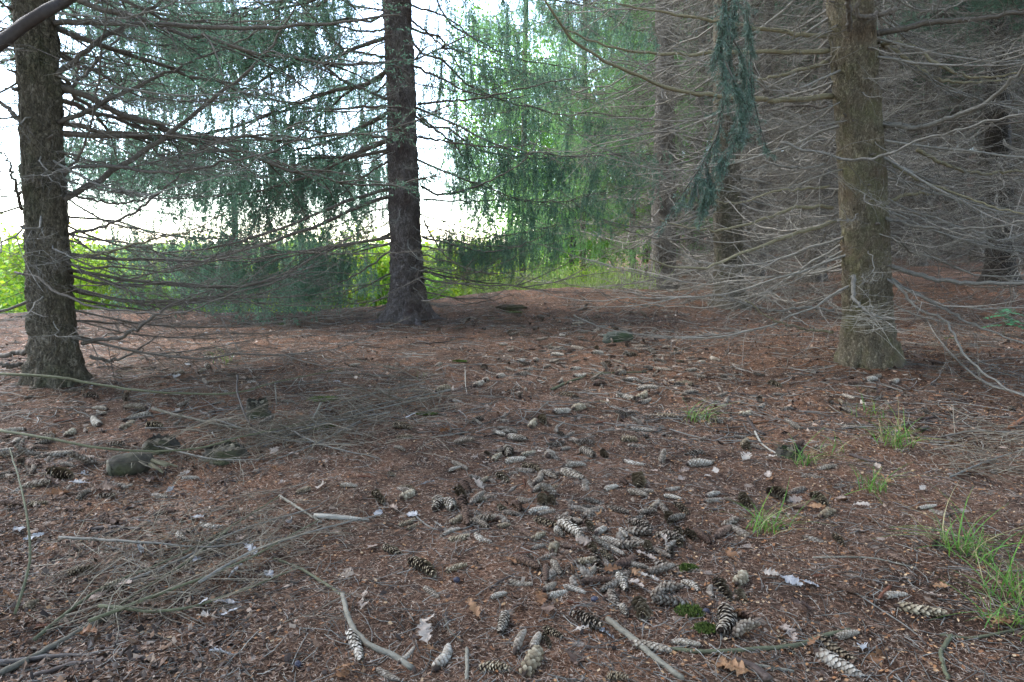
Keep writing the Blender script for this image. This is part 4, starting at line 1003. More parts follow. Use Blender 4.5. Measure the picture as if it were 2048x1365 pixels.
near_cones = [  # end points read off the photograph
 *[((660, 885), *q) for q in [
  (612, 330, 575, 445, 'closed'), (655, 350, 715, 425, 'closed'), (755, 235, 790, 290, 'brown'), (750, 325, 790, 395, 'brown'), (720, 270, 760, 325, 'open'), (800, 350, 880, 335, 'open'),
  (770, 405, 785, 480, 'brown'), (690, 470, 745, 430, 'open'), (820, 445, 900, 490, 'closed'), (640, 540, 740, 500, 'closed'), (820, 530, 920, 570, 'closed'), (700, 560, 760, 545, 'open'), (395, 480, 470, 450, 'open'), (445, 500, 510, 465, 'open'),
  (960, 370, 1010, 400, 'open'), (870, 445, 980, 445, 'brown'), (960, 490, 1050, 480, 'open'), (1060, 325, 1150, 335, 'closed'), (1040, 355, 1080, 415, 'brown'), (1120, 415, 1245, 385, 'closed'), (1195, 415, 1260, 400, 'closed'),
  (1200, 315, 1215, 370, 'open'), (1245, 320, 1270, 370, 'open'), (1160, 450, 1290, 490, 'open'), (1285, 440, 1430, 465, 'closed'), (1300, 465, 1430, 550, 'closed'), (1285, 495, 1350, 560, 'closed'), (1150, 565, 1220, 530, 'open'), (1100, 520, 1145, 545, 'brown'), (1460, 460, 1490, 510, 'open'), (1510, 530, 1560, 500, 'closed'),
  (1650, 505, 1690, 560, 'closed'), (1150, 615, 1235, 590, 'closed'), (1265, 635, 1310, 575, 'open'), (1470, 580, 1510, 640, 'open'), (1540, 580, 1670, 650, 'closed'), (1545, 625, 1610, 690, 'open'), (1720, 560, 1800, 590, 'closed'), (1805, 580, 1835, 640, 'open'), (1910, 640, 1965, 580, 'closed'), (1340, 600, 1420, 605, 'brown'), (1550, 555, 1640, 575, 'closed'),
  (1045, 665, 1190, 735, 'brown'), (1225, 715, 1228, 800, 'brown'), (1260, 685, 1315, 765, 'closed'), (1480, 765, 1520, 700, 'closed'), (1430, 805, 1610, 790, 'brown'), (1215, 855, 1305, 800, 'closed'), (1345, 835, 1430, 860, 'closed'), (1250, 885, 1335, 860, 'closed'), (1635, 760, 1680, 860, 'closed'), (1555, 905, 1640, 850, 'brown'), (1620, 720, 1720, 660, 'brown'), (1700, 700, 1790, 720, 'closed'),
  (450, 690, 590, 785, 'open'), (300, 605, 400, 640, 'open'), (690, 735, 740, 720, 'open'), (825, 690, 870, 735, 'brown'), (940, 885, 1015, 860, 'closed'), (545, 840, 605, 880, 'closed'), (1000, 985, 965, 1105, 'closed'), (1660, 935, 1690, 1000, 'closed'), (1740, 920, 1775, 1020, 'open'),
  (105, 1090, 170, 1255, 'closed'), (410, 1250, 460, 1195, 'closed'), (590, 1310, 670, 1165, 'closed'), (275, 1310, 380, 1360, 'closed'), (840, 1300, 1030, 1295, 'open'), (1050, 1225, 1110, 1110, 'closed'), (1150, 1190, 1190, 1115, 'closed'), (1215, 1065, 1320, 1120, 'open'), (1100, 1350, 1190, 1200, 'open'), (1210, 1110, 1240, 1160, 'open'), (1710, 1160, 1940, 1200, 'closed'), (1580, 1350, 1740, 1365, 'open'),
  (1030, 800, 1130, 810, 'closed'), (1430, 690, 1490, 680, 'open'), (1350, 910, 1500, 930, 'cob'), (910, 265, 1000, 280, 'cob'), (1100, 215, 1110, 270, 'cob'), (1060, 640, 1150, 630, 'cob'),
  (990, 125, 1110, 105, 'closed'), (925, 110, 975, 75, 'open'), (1000, 45, 1020, 100, 'closed'), (1085, 140, 1190, 165, 'open'), (1085, 85, 1165, 60, 'open'), (880, 60, 910, 80, 'open'), (1235, 100, 1275, 65, 'closed'), (690, 120, 785, 160, 'closed'), (670, 175, 735, 155, 'closed'), (945, 190, 1010, 235, 'open'), (850, 240, 890, 210, 'open'), (1160, 250, 1195, 185, 'closed'),
  (1310, 50, 1390, 30, 'closed'), (1420, 50, 1510, 105, 'closed'), (1550, 60, 1590, 110, 'open'), (1665, 115, 1790, 135, 'closed'), (1310, 175, 1440, 210, 'closed'), (1320, 150, 1450, 140, 'closed'), (1555, 280, 1635, 255, 'closed'), (1650, 210, 1690, 250, 'brown'), (1745, 205, 1755, 270, 'open'), (1690, 285, 1805, 310, 'closed'), (1905, 280, 1985, 265, 'closed'), (1900, 310, 1990, 330, 'closed'), (1920, 420, 1930, 495, 'open'), (1830, 380, 1870, 345, 'open'), (1170, 285, 1215, 265, 'closed'), (1230, 270, 1260, 260, 'open'),
  (250, 290, 305, 355, 'open'), (390, 265, 480, 280, 'open'), (400, 330, 470, 295, 'open'), (175, 200, 235, 205, 'cob'), (350, 190, 370, 200, 'open'), (60, 250, 150, 255, 'closed')]],
 *[((1348, 885), *q) for q in [
  (235, 780, 325, 925, 'open'), (350, 825, 415, 725, 'open'), (370, 860, 425, 940, 'open'), (290, 960, 255, 1110, 'closed'), (240, 940, 450, 1030, 'brown'), (170, 950, 205, 1000, 'brown'), (525, 295, 655, 370, 'open'), (780, 310, 870, 380, 'open'), (835, 440, 915, 405, 'open'), (660, 375, 740, 385, 'brown'), (385, 320, 445, 385, 'open'), (910, 540, 955, 590, 'open'),
  (180, 320, 255, 295, 'closed'), (60, 510, 140, 585, 'open'), (110, 510, 210, 580, 'brown'), (20, 500, 35, 600, 'open'), (0, 350, 75, 415, 'open'), (235, 550, 320, 490, 'brown'), (170, 350, 270, 335, 'closed'), (790, 770, 965, 765, 'cob'), (1205, 640, 1330, 700, 'brown'), (930, 830, 1080, 885, 'brown'), (1165, 895, 1235, 825, 'cob'), (1200, 885, 1315, 875, 'closed'), (1255, 945, 1540, 1000, 'open'), (1395, 385, 1480, 375, 'closed'), (1480, 380, 1560, 350, 'cob'),
  (1065, 1010, 1170, 1060, 'brown'), (600, 1120, 680, 1205, 'open'), (810, 1110, 1030, 1250, 'open'), (800, 1205, 1075, 1340, 'closed'), (930, 1120, 1030, 1095, 'closed'), (0, 1150, 120, 1160, 'closed'), (690, 930, 790, 990, 'brown'), (395, 300, 410, 330, 'open'), (400, 10, 425, 60, 'open'), (100, 110, 230, 120, 'closed'), (70, 135, 210, 130, 'closed'), (570, 30, 630, 50, 'brown'), (660, 50, 730, 10, 'brown'), (50, 810, 130, 850, 'closed'), (690, 310, 770, 335, 'cob')]],
 *[((0, 885), *q) for q in [
  (590, 850, 700, 800, 'open'), (1680, 300, 1810, 255, 'open'), (250, 190, 420, 215, 'open'), (1030, 210, 1130, 205, 'closed'), (870, 420, 995, 405, 'brown'), (570, 440, 660, 480, 'brown'), (410, 755, 500, 730, 'open'), (150, 960, 240, 890, 'open'), (1010, 525, 1070, 560, 'closed'), (1130, 475, 1260, 490, 'closed'), (560, 430, 640, 470, 'cob'), (140, 1060, 450, 1050, 'cob'), (1050, 600, 1220, 605, 'cob'), (170, 360, 260, 350, 'open'), (0, 350, 120, 360, 'brown'), (370, 380, 480, 385, 'brown'), (690, 270, 750, 245, 'closed'), (860, 310, 950, 320, 'closed'), (160, 130, 220, 145, 'brown')]],
 *[((660, 440), *q) for q in [
  (1620, 1010, 1730, 1025, 'closed'), (1730, 1030, 1810, 985, 'open'), (1735, 1060, 1840, 1025, 'closed'), (1740, 975, 1865, 965, 'closed'), (1535, 1035, 1590, 1045, 'open'), (1290, 995, 1410, 1015, 'open'), (1380, 1085, 1450, 1070, 'open'), (1265, 1105, 1365, 1090, 'closed'), (1135, 1195, 1170, 1145, 'open'), (1195, 1130, 1225, 1185, 'open'), (1500, 945, 1565, 935, 'brown'), (1650, 1260, 1785, 1270, 'open'), (1700, 1200, 1835, 1220, 'closed'), (1845, 1130, 1970, 1125, 'open'), (940, 1215, 1000, 1240, 'closed'), (1005, 1245, 1120, 1265, 'closed'), (355, 1180, 465, 1195, 'open'), (370, 1245, 470, 1240, 'open'), (455, 970, 540, 975, 'open'), (690, 1035, 745, 1035, 'closed'), (600, 985, 680, 965, 'open'),
  (810, 960, 880, 925, 'closed'), (870, 940, 900, 900, 'closed'), (935, 910, 1005, 890, 'closed'), (1040, 890, 1160, 880, 'closed'), (1100, 855, 1160, 840, 'closed'), (1150, 820, 1200, 795, 'closed'), (1050, 815, 1120, 800, 'closed'), (1380, 895, 1490, 885, 'closed'), (1360, 860, 1430, 850, 'closed'), (1480, 765, 1560, 765, 'closed'), (1540, 745, 1610, 750, 'brown'), (1335, 755, 1400, 745, 'brown'), (1610, 890, 1690, 880, 'closed'), (1670, 915, 1750, 915, 'closed'), (1830, 855, 1950, 860, 'closed'), (1255, 770, 1330, 775, 'closed'), (1185, 920, 1210, 925, 'closed'), (1490, 1165, 1610, 1155, 'cob'), (105, 835, 170, 830, 'closed'), (140, 800, 210, 800, 'brown'), (1130, 740, 1180, 738, 'brown'), (1370, 730, 1440, 738, 'closed'), (960, 715, 1010, 712, 'closed'), (1480, 635, 1555, 630, 'closed'), (1370, 600, 1440, 595, 'closed'), (1295, 655, 1350, 668, 'closed'), (1520, 700, 1590, 698, 'brown')]],
 *[((1348, 440), *q) for q in [
  (985, 940, 1100, 930, 'brown'), (1090, 925, 1155, 915, 'closed'), (1210, 945, 1290, 910, 'closed'), (955, 1000, 1025, 1020, 'closed'), (1060, 965, 1150, 980, 'open'), (935, 1030, 990, 1055, 'closed'), (535, 930, 605, 955, 'open'), (360, 1125, 445, 1095, 'open'), (395, 1320, 425, 1250, 'open'), (205, 790, 265, 805, 'closed'), (130, 815, 200, 810, 'closed'), (10, 930, 85, 935, 'open'), (325, 820, 370, 830, 'closed')]],
 *[((0, 440), *q) for q in [
  (680, 1205, 755, 1150, 'open'), (830, 1180, 925, 1190, 'open'), (545, 1110, 635, 1105, 'closed'), (370, 1240, 435, 1190, 'open'), (700, 1075, 780, 1050, 'brown'), (1210, 1055, 1275, 1035, 'closed'), (690, 850, 780, 845, 'brown'), (805, 850, 885, 850, 'brown'), (980, 885, 1045, 870, 'closed'), (1155, 790, 1235, 785, 'closed'), (1165, 830, 1210, 860, 'closed'), (1125, 875, 1175, 860, 'closed'), (270, 1155, 480, 1135, 'cob'), (1010, 805, 1070, 808, 'brown'), (640, 890, 690, 905, 'brown')]],
]
for (off, x1, y1, x2, y2, kind) in near_cones:
    (a, b_), (c, d) = zb(off, S, [(x1, y1), (x2, y2)])
    p0, p1 = ground_at(a, b_ ), ground_at(c, d)
    cone(p0, p1, kind, 0.0)
# others of the same drifts
drifts = [(1230, 700, 130, 24, 14), (1340, 745, 60, 20, 6), (80, 905, 80, 28, 10), (230, 835, 70, 20, 4)]
for (cx_, cy_, sx, sy, n) in drifts:
    k = 0
    while k < n:
        px, py = cx_ + rcn.normal(0, sx * .6), cy_ + rcn.normal(0, sy * .8)
        p = ground_at(px, py)
        if min((p[0] - a) ** 2 + (p[1] - b_) ** 2 for a, b_ in taken) < 0.06 ** 2: continue
        th = rcn.random() * 6.28; L = rcn.uniform(.09, .14); e = np.array([math.cos(th), math.sin(th), 0]) * L / 2
        cone(p - e, p + e, rcn.choice(['closed', 'closed', 'open', 'brown'])); k += 1
# the many small or half-buried cones past those
mb = MB(); mb.tips = []
src_ = []
for kd in ('closed', 'open'):
    for q in range(3):
        c_, l_ = cone_meshes(730 + q, kd); src_.append((np.concatenate(l_.V), np.concatenate(l_.T), l_.tips))
for (cx_, cy_, sx, sy, n) in [(1210, 690, 150, 34, 130), (1130, 650, 140, 22, 90), (1260, 745, 130, 26, 70), (1180, 880, 170, 60, 60), (1150, 1030, 220, 60, 50), (1260, 1150, 170, 55, 28), (1480, 800, 170, 50, 40), (60, 930, 110, 40, 50), (300, 790, 160, 50, 34), (1560, 900, 260, 90, 26), (750, 700, 260, 40, 26)]:
    for k in range(n):
        px, py = cx_ + rcn.normal(0, sx * .85), cy_ + rcn.normal(0, sy * .95)
        if py < 612: continue
        p = ground_at(px, py); V_, T_, tp = src_[rcn.integers(6)]; L = rcn.uniform(.07, .13)
        R = np.array(Matrix.Rotation(rcn.random() * 6.28, 3, 'Z') @ Matrix.Rotation(rcn.normal(0, .2), 3, 'Y') @ Matrix.Rotation(rcn.random() * 6.28, 3, 'X'))
        mb.add((V_ * L) @ R.T + p + UP * L * rcn.uniform(-.04, .06), None, T_); mb.tips.append(tp)
mb.tips = np.concatenate(mb.tips)
o = link('cone_litter', scale_mesh(mb, M['cone_litter'])); o['kind'] = 'stuff'; tag(o, 'small broken and half-buried spruce cones strewn along the path', 'cones')

# ------------------------------------------------------------------ oak leaves
def oak_leaf_meshes(seed):
    rng = np.random.default_rng(seed); n = 33; t = np.linspace(0, 1, n)
    env = np.sin(np.pi * np.clip(t, 0, 1) ** 0.85) ** 0.75 * 0.33
    lob = 0.30 + 0.70 * np.abs(np.sin(t * np.pi * 3.6 + 0.25)) ** 0.9
    curl, roll, tw = rng.uniform(0.1, 0.5), rng.normal(0, 0.25), rng.normal(0, 0.3)
    V, Q = [], []
    for i, u in enumerate(t):
        w = env[i] * lob[i] + 0.006
        for s, k in ((-1, 0), (-.5, 1), (0, 2), (.5, 3), (1, 4)):
            ww = w * (1 + 0.15 * rng.normal() * abs(s)) * s; x = u + abs(s) * 0.09 * lob[i]
            z = curl * ww * ww * 2.2 + roll * (u - .5) ** 2 + tw * ww * (u - .5) + 0.02 * rng.normal() * abs(s) + 0.03 * math.sin(u * 9 + s * 2 + seed)
            V.append((x, ww, z))
    for i in range(n - 1):
        for j in range(4): Q.append((i * 5 + j, i * 5 + j + 1, i * 5 + 6 + j, i * 5 + 5 + j))
    blade = MB(); blade.add(V, Q)
    rib = MB(); P = np.array([(u, 0, roll * (u - .5) ** 2 + 0.004) for u in np.linspace(-0.18, 0.97, 9)]); rib.tube(P, np.linspace(0.011, 0.003, 9), 5)
    return blade, rib
OAK = {}
for mname in ('oak_pale', 'oak_tan', 'oak_dark', 'oak_silver'):
    OAK[mname] = []
    for s in range(4):
        bl, rb_ = oak_leaf_meshes(800 + s); OAK[mname].append((bl.mesh('blade', M[mname]), rb_.mesh('midrib', M[mname])))
LEAFW = {'oak_pale': 'pale buff dry', 'oak_tan': 'orange-tan dry', 'oak_dark': 'dark brown wet', 'oak_silver': 'silvery white upturned'}
rl = np.random.default_rng(95)
def oak(px, py, kind, L=None):
    p = ground_at(px, py); L = (L or rl.uniform(0.05, 0.09)) * 0.82
    b_, rb_ = OAK[kind][rl.integers(4)]
    yaw = rl.random() * 6.28
    o = empty('oak_leaf', (p[0] - math.cos(yaw) * L / 2, p[1] - math.sin(yaw) * L / 2, p[2] + 0.012 + rl.random() * 0.006), (rl.normal(0, 0.4), rl.normal(0, 0.25), yaw)); o.scale = (L, L * rl.uniform(.6, 1.1), L * rl.uniform(.8, 1.8))
    w, g = place_label(p)
    tag(o, f'{LEAFW[kind]} oak leaf {w}', 'leaf', f'{LEAFW[kind]} oak leaves {g}')
    link('blade', b_, o); link('midrib', rb_, o)
for off, lst in (((660, 885), [(885, 120, 'oak_pale'), (840, 280, 'oak_pale'), (275, 415, 'oak_silver'), (360, 385, 'oak_pale'), (470, 420, 'oak_silver'), (100, 800, 'oak_pale'), (185, 895, 'oak_pale'), (200, 950, 'oak_pale'), (540, 1130, 'oak_pale', .085), (560, 1040, 'oak_pale'), (820, 990, 'oak_tan'), (1080, 940, 'oak_pale'), (1200, 900, 'oak_tan'), (1240, 980, 'oak_dark'), (1420, 745, 'oak_tan', .1), (1600, 745, 'oak_tan'), (1730, 830, 'oak_pale'), (1820, 800, 'oak_pale'), (1800, 670, 'oak_pale'), (1450, 590, 'oak_pale'), (1530, 430, 'oak_tan'), (1845, 185, 'oak_pale'), (1400, 1235, 'oak_dark', .1), (580, 1220, 'oak_tan'), (110, 1310, 'oak_tan', .1), (220, 1335, 'oak_tan'), (1190, 80, 'oak_pale'), (240, 605, 'oak_pale'), (1070, 960, 'oak_dark'), (1750, 755, 'oak_tan'), (1030, 690, 'oak_tan'), (1580, 1100, 'oak_silver', .1), (1420, 1090, 'oak_pale'), (1900, 590, 'oak_pale')]),
                 ((1348, 885), [(955, 335, 'oak_pale'), (1070, 370, 'oak_pale'), (1130, 455, 'oak_tan'), (1310, 420, 'oak_pale'), (1410, 280, 'oak_pale'), (545, 770, 'oak_pale'), (660, 800, 'oak_silver'), (780, 820, 'oak_silver'), (365, 1030, 'oak_tan'), (310, 1290, 'oak_tan', .11), (1140, 1250, 'oak_tan', .12), (1070, 1185, 'oak_silver'), (790, 1180, 'oak_tan'), (650, 1090, 'oak_pale'), (1510, 830, 'oak_tan'), (60, 165, 'oak_pale'), (40, 220, 'oak_pale'), (195, 215, 'oak_pale'), (410, 105, 'oak_pale'), (800, 390, 'oak_tan'), (600, 400, 'oak_tan'), (680, 340, 'oak_pale'), (1050, 510, 'oak_pale'), (1860, 1040, 'oak_tan'), (1480, 890, 'oak_pale'), (720, 970, 'oak_dark'), (310, 340, 'oak_pale'), (1750, 210, 'oak_pale'), (330, 660, 'oak_tan'), (535, 205, 'oak_pale')]),
                 ((0, 885), [(500, 115, 'oak_pale', .1), (495, 180, 'oak_silver'), (820, 470, 'oak_silver'), (1120, 445, 'oak_silver'), (840, 575, 'oak_silver', .1), (950, 560, 'oak_tan'), (1060, 640, 'oak_tan', .1), (670, 615, 'oak_silver'), (800, 635, 'oak_silver'), (1090, 690, 'oak_silver'), (1490, 705, 'oak_tan'), (1530, 775, 'oak_silver'), (1280, 930, 'oak_silver'), (1160, 960, 'oak_silver'), (1310, 990, 'oak_silver'), (1180, 1030, 'oak_pale'), (540, 915, 'oak_pale'), (1255, 1255, 'oak_silver'), (340, 310, 'oak_tan', .1), (450, 250, 'oak_silver'), (300, 640, 'oak_tan'), (200, 560, 'oak_silver'), (110, 510, 'oak_silver'), (300, 250, 'oak_dark', .1), (600, 270, 'oak_dark', .1), (870, 235, 'oak_dark', .1), (1430, 635, 'oak_silver'), (1650, 490, 'oak_silver'), (710, 855, 'oak_pale'), (1340, 765, 'oak_silver'), (1960, 1310, 'oak_tan'), (500, 1120, 'oak_tan'), (60, 920, 'oak_tan'), (1370, 560, 'oak_pale')])):
    for q in lst:
        (a, b_), = zb(off, S, [q[:2]]); oak(a, b_, q[2], q[3] if len(q) > 3 else None)
for k in range(46): oak(rl.uniform(170, 560), rl.uniform(660, 790), rl.choice(['oak_silver', 'oak_silver', 'oak_pale', 'oak_tan']))
for k in range(26): oak(rl.uniform(300, 900), rl.uniform(640, 1000), rl.choice(['oak_silver', 'oak_pale', 'oak_pale', 'oak_tan']))
for k in range(34): oak(rl.uniform(1350, 2040), rl.uniform(700, 1000), rl.choice(['oak_pale', 'oak_tan', 'oak_tan']), rl.uniform(.035, .065))

# ------------------------------------------------------------------ sticks lying on the floor
rk = np.random.default_rng(97)
def stick(pts, r0, r1, material, label, lift=0.0, name='fallen_stick', sub=(), n=20, cat='stick', twigs=None, group=None):
    """lies along the ground; pts are photograph points of where it touches (a third number raises it)"""
    W = []
    for q in pts:
        p = ground_at(q[0], q[1]); 
        if len(q) > 2: p = at(q[0], q[1], at_depth(q[0], q[1], q[2])); 
        p[2] = max(p[2], float(height(p[0], p[1]))) + r0 * 0.7 + lift; W.append(p)
    P = smooth_path(W, n); P[1:-1] += rk.normal(0, r0 * 0.13, (n - 2, 3))
    base = P[0].copy(); base[2] = float(height(base[0], base[1]))
    mb = MB(); mb.tube(P - base, np.linspace(r0, r1, n), 9, lump=0.05, rng=rk)
    o = link(name, mb.mesh(name, M[material]), None, base)
    tag(o, label, cat, group)
    if twigs:
        tb = MB(); add_twigs(tb, P - base, rk, *twigs); link('twigs', tb.mesh('twigs', M['brush']), o)
    return o
def at_depth(px, py, up):
    """depth of the point that stands `up` metres over the ground on this pixel's ray"""
    d = ray(px, py); P = np.array([0, 0, CAM_H]) + d * np.geomspace(0.6, 30, 500)[:, None]
    below = np.nonzero(P[:, 2] <= height(P[:, 0], P[:, 1]) + up)[0]
    return P[below[0], 1] if len(below) else 5.0
stick([(559, 994), (600, 1020), (643, 1047)], .006, .004, 'stick', 'thin grey stick pointing at the split wood sliver')
stick([(0, 1356), (90, 1308), (170, 1262), (243, 1222)], .010, .008, 'stick', 'thick straight grey pole end lying in dark litter')
stick([(548, 1120), (598, 1138), (650, 1170), (686, 1194)], .005, .005, 'stick_green', 'thin green stem leading to the crooked stick')
stick([(685, 1191), (699, 1244), (716, 1275), (748, 1300), (787, 1314), (825, 1342)], .007, .009, 'stick', 'crooked bent stick with peeling bark beside a curved cone')
stick([(1215, 1243), (1265, 1282), (1310, 1321), (1365, 1362)], .009, .007, 'stick', 'straight stout stick lying across a big pale cone')
stick([(1290, 1290), (1348, 1302), (1436, 1306), (1524, 1300), (1594, 1293), (1647, 1275), (1700, 1263)], .005, .007, 'stick_green', 'long curved greenish stick crossing the path')
stick([(1903, 1275), (1882, 1310), (1896, 1362)], .006, .005, 'stick_green', 'short yellow-green forked stem beside the grass')
stick([(1880, 1272), (1945, 1278), (2032, 1262)], .004, .004, 'stick_green', 'thin yellowish stem lying under the grass tuft')
stick([(1464, 1321), (1506, 1339), (1536, 1366)], .008, .014, 'stick_dark', 'dark wet rotten stick end under the curved stick')
stick([(1490, 1330), (1550, 1340), (1587, 1346)], .005, .003, 'stick', 'short grey stick beside the dark wet stick end')
stick([(1626, 1117), (1735, 1117), (1833, 1138)], .0035, .0025, 'stick', 'thin pale double twig among the grass tufts')
stick([(1510, 865), (1524, 890), (1555, 911)], .006, .004, 'stick_pale', 'curved bleached twig near the grass tufts')
stick([(1103, 781), (1145, 763), (1205, 749), (1293, 746)], .010, .006, 'stick_green', 'green stick lying across the cone-covered path')
stick([(934, 1300), (934, 1363)], .005, .005, 'stick', 'short stick end standing toward the lens below the leaves')
stick([(822, 1025), (870, 1060), (940, 1055), (952, 1025), (970, 1000)], .0035, .002, 'twig_grey', 'curly grey twig looped over the cone drift')
stick([(870, 1045), (910, 1068), (955, 1060), (948, 1020)], .003, .002, 'twig_grey', 'forked thin twig inside the cone drift')
stick([(1040, 1040), (1080, 985), (1120, 960)], .003, .002, 'twig_grey', 'thin arching twig above the cone drift')
stick([(1085, 945), (1140, 930), (1190, 920)], .003, .002, 'twig_grey', 'slender twig lying over the upper cone drift')
stick([(176, 1062), (230, 1058), (280, 1062)], .008, .006, 'stick_dark', 'dark rotten stick beside the brush heap')
stick([(180, 1080), (215, 1070), (260, 1058)], .006, .004, 'stick_dark', 'thin black stick under the dark rotten stick')
stick([(0, 1330), (120, 1318), (280, 1310)], .008, .005, 'stick_dark', 'black rotten branch behind the thick grey pole')
stick([(60, 1360), (160, 1330), (300, 1322)], .007, .004, 'stick_dark', 'crumbling dark branch alongside the thick grey pole')
stick([(1803, 700), (1840, 718), (1884, 730)], .016, .012, 'stick_dark', 'dark dead root-like branch beside the tan trunk foot')
stick([(1453, 788), (1490, 791), (1522, 794)], .009, .006, 'stick_dark', 'dark short stick lying in orange bark flakes')
stick([(1508, 848), (1530, 845), (1556, 842)], .008, .005, 'stick_rust', 'short rust-orange stick in the bark flakes')
stick([(1575, 845), (1600, 846), (1625, 842)], .008, .005, 'stick_rust', 'rust-orange stick piece by the dark twigs')
stick([(1640, 785), (1665, 786), (1690, 790)], .008, .005, 'stick_rust', 'rusty stick piece below the tan trunk')
stick([(1745, 742), (1770, 738), (1790, 735)], .007, .005, 'stick_rust', 'rusty bark strip at the tan trunk foot')
stick([(2020, 860), (2036, 850), (2050, 838)], .014, .010, 'stick_rust', 'bright orange broken wood at the stand edge')
stick([(1398, 656), (1410, 655), (1422, 654)], .009, .007, 'stick_rust', 'small orange stick near the slender brown spruce')
stick([(1320, 684), (1330, 682), (1340, 680)], .010, .007, 'stick_rust', 'orange bark strip beside the mossy stone')
stick([(1495, 840), (1510, 860), (1530, 872)], .010, .007, 'stick_dark', 'broken dark stick near the bleached twig')
stick([(1640, 850), (1660, 838), (1685, 845)], .007, .004, 'stick_dark', 'dark crooked twig by the rust-orange pieces')
stick([(1700, 912), (1740, 925), (1765, 930)], .008, .005, 'stick_dark', 'dark stick between two grass tufts')
stick([(1790, 830), (1840, 838), (1870, 836)], .008, .006, 'stick_dark', 'dark straight stick beside the yellowish grass')
stick([(1150, 820), (1170, 810), (1200, 802)], .004, .003, 'stick', 'thin stick on bare needles above the cone drift')
stick([(865, 672), (900, 676), (950, 678)], .009, .005, 'stick_dark', 'flat dark stick on the mound slope')
stick([(820, 690), (860, 688), (900, 684)], .008, .005, 'stick_dark', 'thin dark stick below the mound spruce')
stick([(930, 735), (931, 770), (934, 788)], .004, .003, 'stick_pale', 'thin bleached stalk standing by the pale cone heap')
stick([(1225, 890), (1233, 850), (1240, 820)], .003, .002, 'stick', 'thin upright twig among the path cones')
stick([(980, 1180), (1000, 1165), (1030, 1150)], .004, .003, 'stick_dark', 'short dark stick beside the big brown cone')
stick([(1075, 1120), (1090, 1160), (1095, 1190)], .003, .002, 'stick', 'thin grey twig below the big brown cone')
stick([(890, 1240), (900, 1265), (925, 1285)], .003, .002, 'stick', 'bent thin twig left of the lone upright cone'.replace('left of', 'beside'))
stick([(1700, 1180), (1820, 1260), (1850, 1290)], .0025, .002, 'twig_grey', 'long thin twig lying past the big open cone')
# split sliver of pale wood
p = ground_at(628, 1036); q = ground_at(738, 1044); mb = MB(); mb.tube(np.linspace(p, q, 6) - p + UP * 0.008, [.010, .012, .012, .011, .008, .003], 4)
tag(link('wood_sliver', mb.mesh('wood_sliver', M['stick_pale'], smooth=False), None, p), 'pale split wood sliver lying flat on the needles', 'wood')

# brush heaps: long bare branches with their twigs
TW = (0.045, 0.40, 0.10, 0.0026, 6.0)
stick([(0, 750, .22), (100, 755, .20), (200, 772, .16), (300, 786, .13), (380, 790, .10), (470, 788, .10), (560, 765, .10), (690, 738, .05)], .009, .003, 'stick_green', 'long green branch arching low in front of the dark leaning trunk', name='fallen_branch', cat='branch', twigs=(0.10, 0.30, 0.2, 0.0025, 3.0), n=34)
stick([(0, 863, .20), (100, 880, .18), (200, 898, .15), (300, 905, .14), (400, 898, .12), (480, 877, .10), (620, 845, .05)], .0065, .0025, 'stick_green', 'long green branch arching over the mossy log stub', name='fallen_branch', cat='branch', twigs=(0.09, 0.28, 0.2, 0.0024, 3.0), n=34)
stick([(306, 830), (404, 855), (475, 869), (560, 880)], .009, .005, 'stick', 'straight grey branch lying in the brush heap', lift=.03, name='fallen_branch', cat='branch', twigs=TW)
stick([(475, 752, .16), (476, 790, .12), (500, 850, .06), (530, 862, .02), (580, 866, 0)], .006, .004, 'stick_dark', 'dark bent branch standing up from the brush heap', name='fallen_branch', cat='branch')
stick([(550, 771, .08), (552, 790, .05), (553, 812, 0)], .005, .004, 'stick', 'short grey stick poking up from the brush')
stick([(642, 808, .05), (622, 845, .03), (594, 873, 0)], .007, .004, 'stick', 'crooked grey stick by the bright moss pad')
brush = [([(900, 786), (760, 815), (640, 850), (520, 890)], 'bare branch fanning from the brush heap toward the cone heap'), ([(880, 800), (740, 832), (620, 870), (470, 915)], 'bare branch lying through the middle of the brush heap'),
         ([(780, 840), (650, 862), (560, 878), (420, 900)], 'bare branch flat in the brush heap below the moss pad'), ([(720, 850), (620, 900), (540, 930)], 'short bare branch at the lower edge of the brush heap'),
         ([(560, 860), (640, 900), (760, 930)], 'bare branch crossing the brush heap toward the bare needles'), ([(300, 905), (420, 935), (520, 938)], 'twiggy branch beside the mossy log stub'),
         ([(850, 770), (720, 800), (600, 845)], 'bare branch at the upper edge of the brush heap'), ([(430, 850), (560, 890), (700, 900)], 'bare branch half buried in the brush heap')]
for k, (pts, lab) in enumerate(brush): stick(pts, .006, .002, 'twig_grey', lab, lift=.015 + .012 * (k % 3), name='fallen_branch', cat='branch', twigs=(0.019, 0.46, 0.03, 0.0028, 6.0, 1.0, 0.12))
brush2 = [([(70, 1290), (200, 1190), (380, 1110), (560, 1000)], 'green bare branch lying across the dark litter'), ([(120, 1090), (280, 1100), (420, 1110), (560, 1090)], 'bare branch lying level across the dark litter'),
          ([(180, 1270), (330, 1210), (480, 1150), (640, 1060)], 'long bare branch slanting toward the wood sliver'), ([(240, 1180), (360, 1130), (480, 1070), (640, 1020)], 'bare branch crowded with twigs behind the silvery leaves'),
          ([(200, 1230), (340, 1240), (480, 1200), (600, 1150)], 'bare branch curving beside the rust-red gnawed cone'), ([(400, 1190), (520, 1120), (680, 1070), (760, 1050)], 'twiggy branch reaching past the wood sliver'),
          ([(460, 1065), (380, 1130), (300, 1180), (200, 1250)], 'stout grey branch slanting through the twigs')]
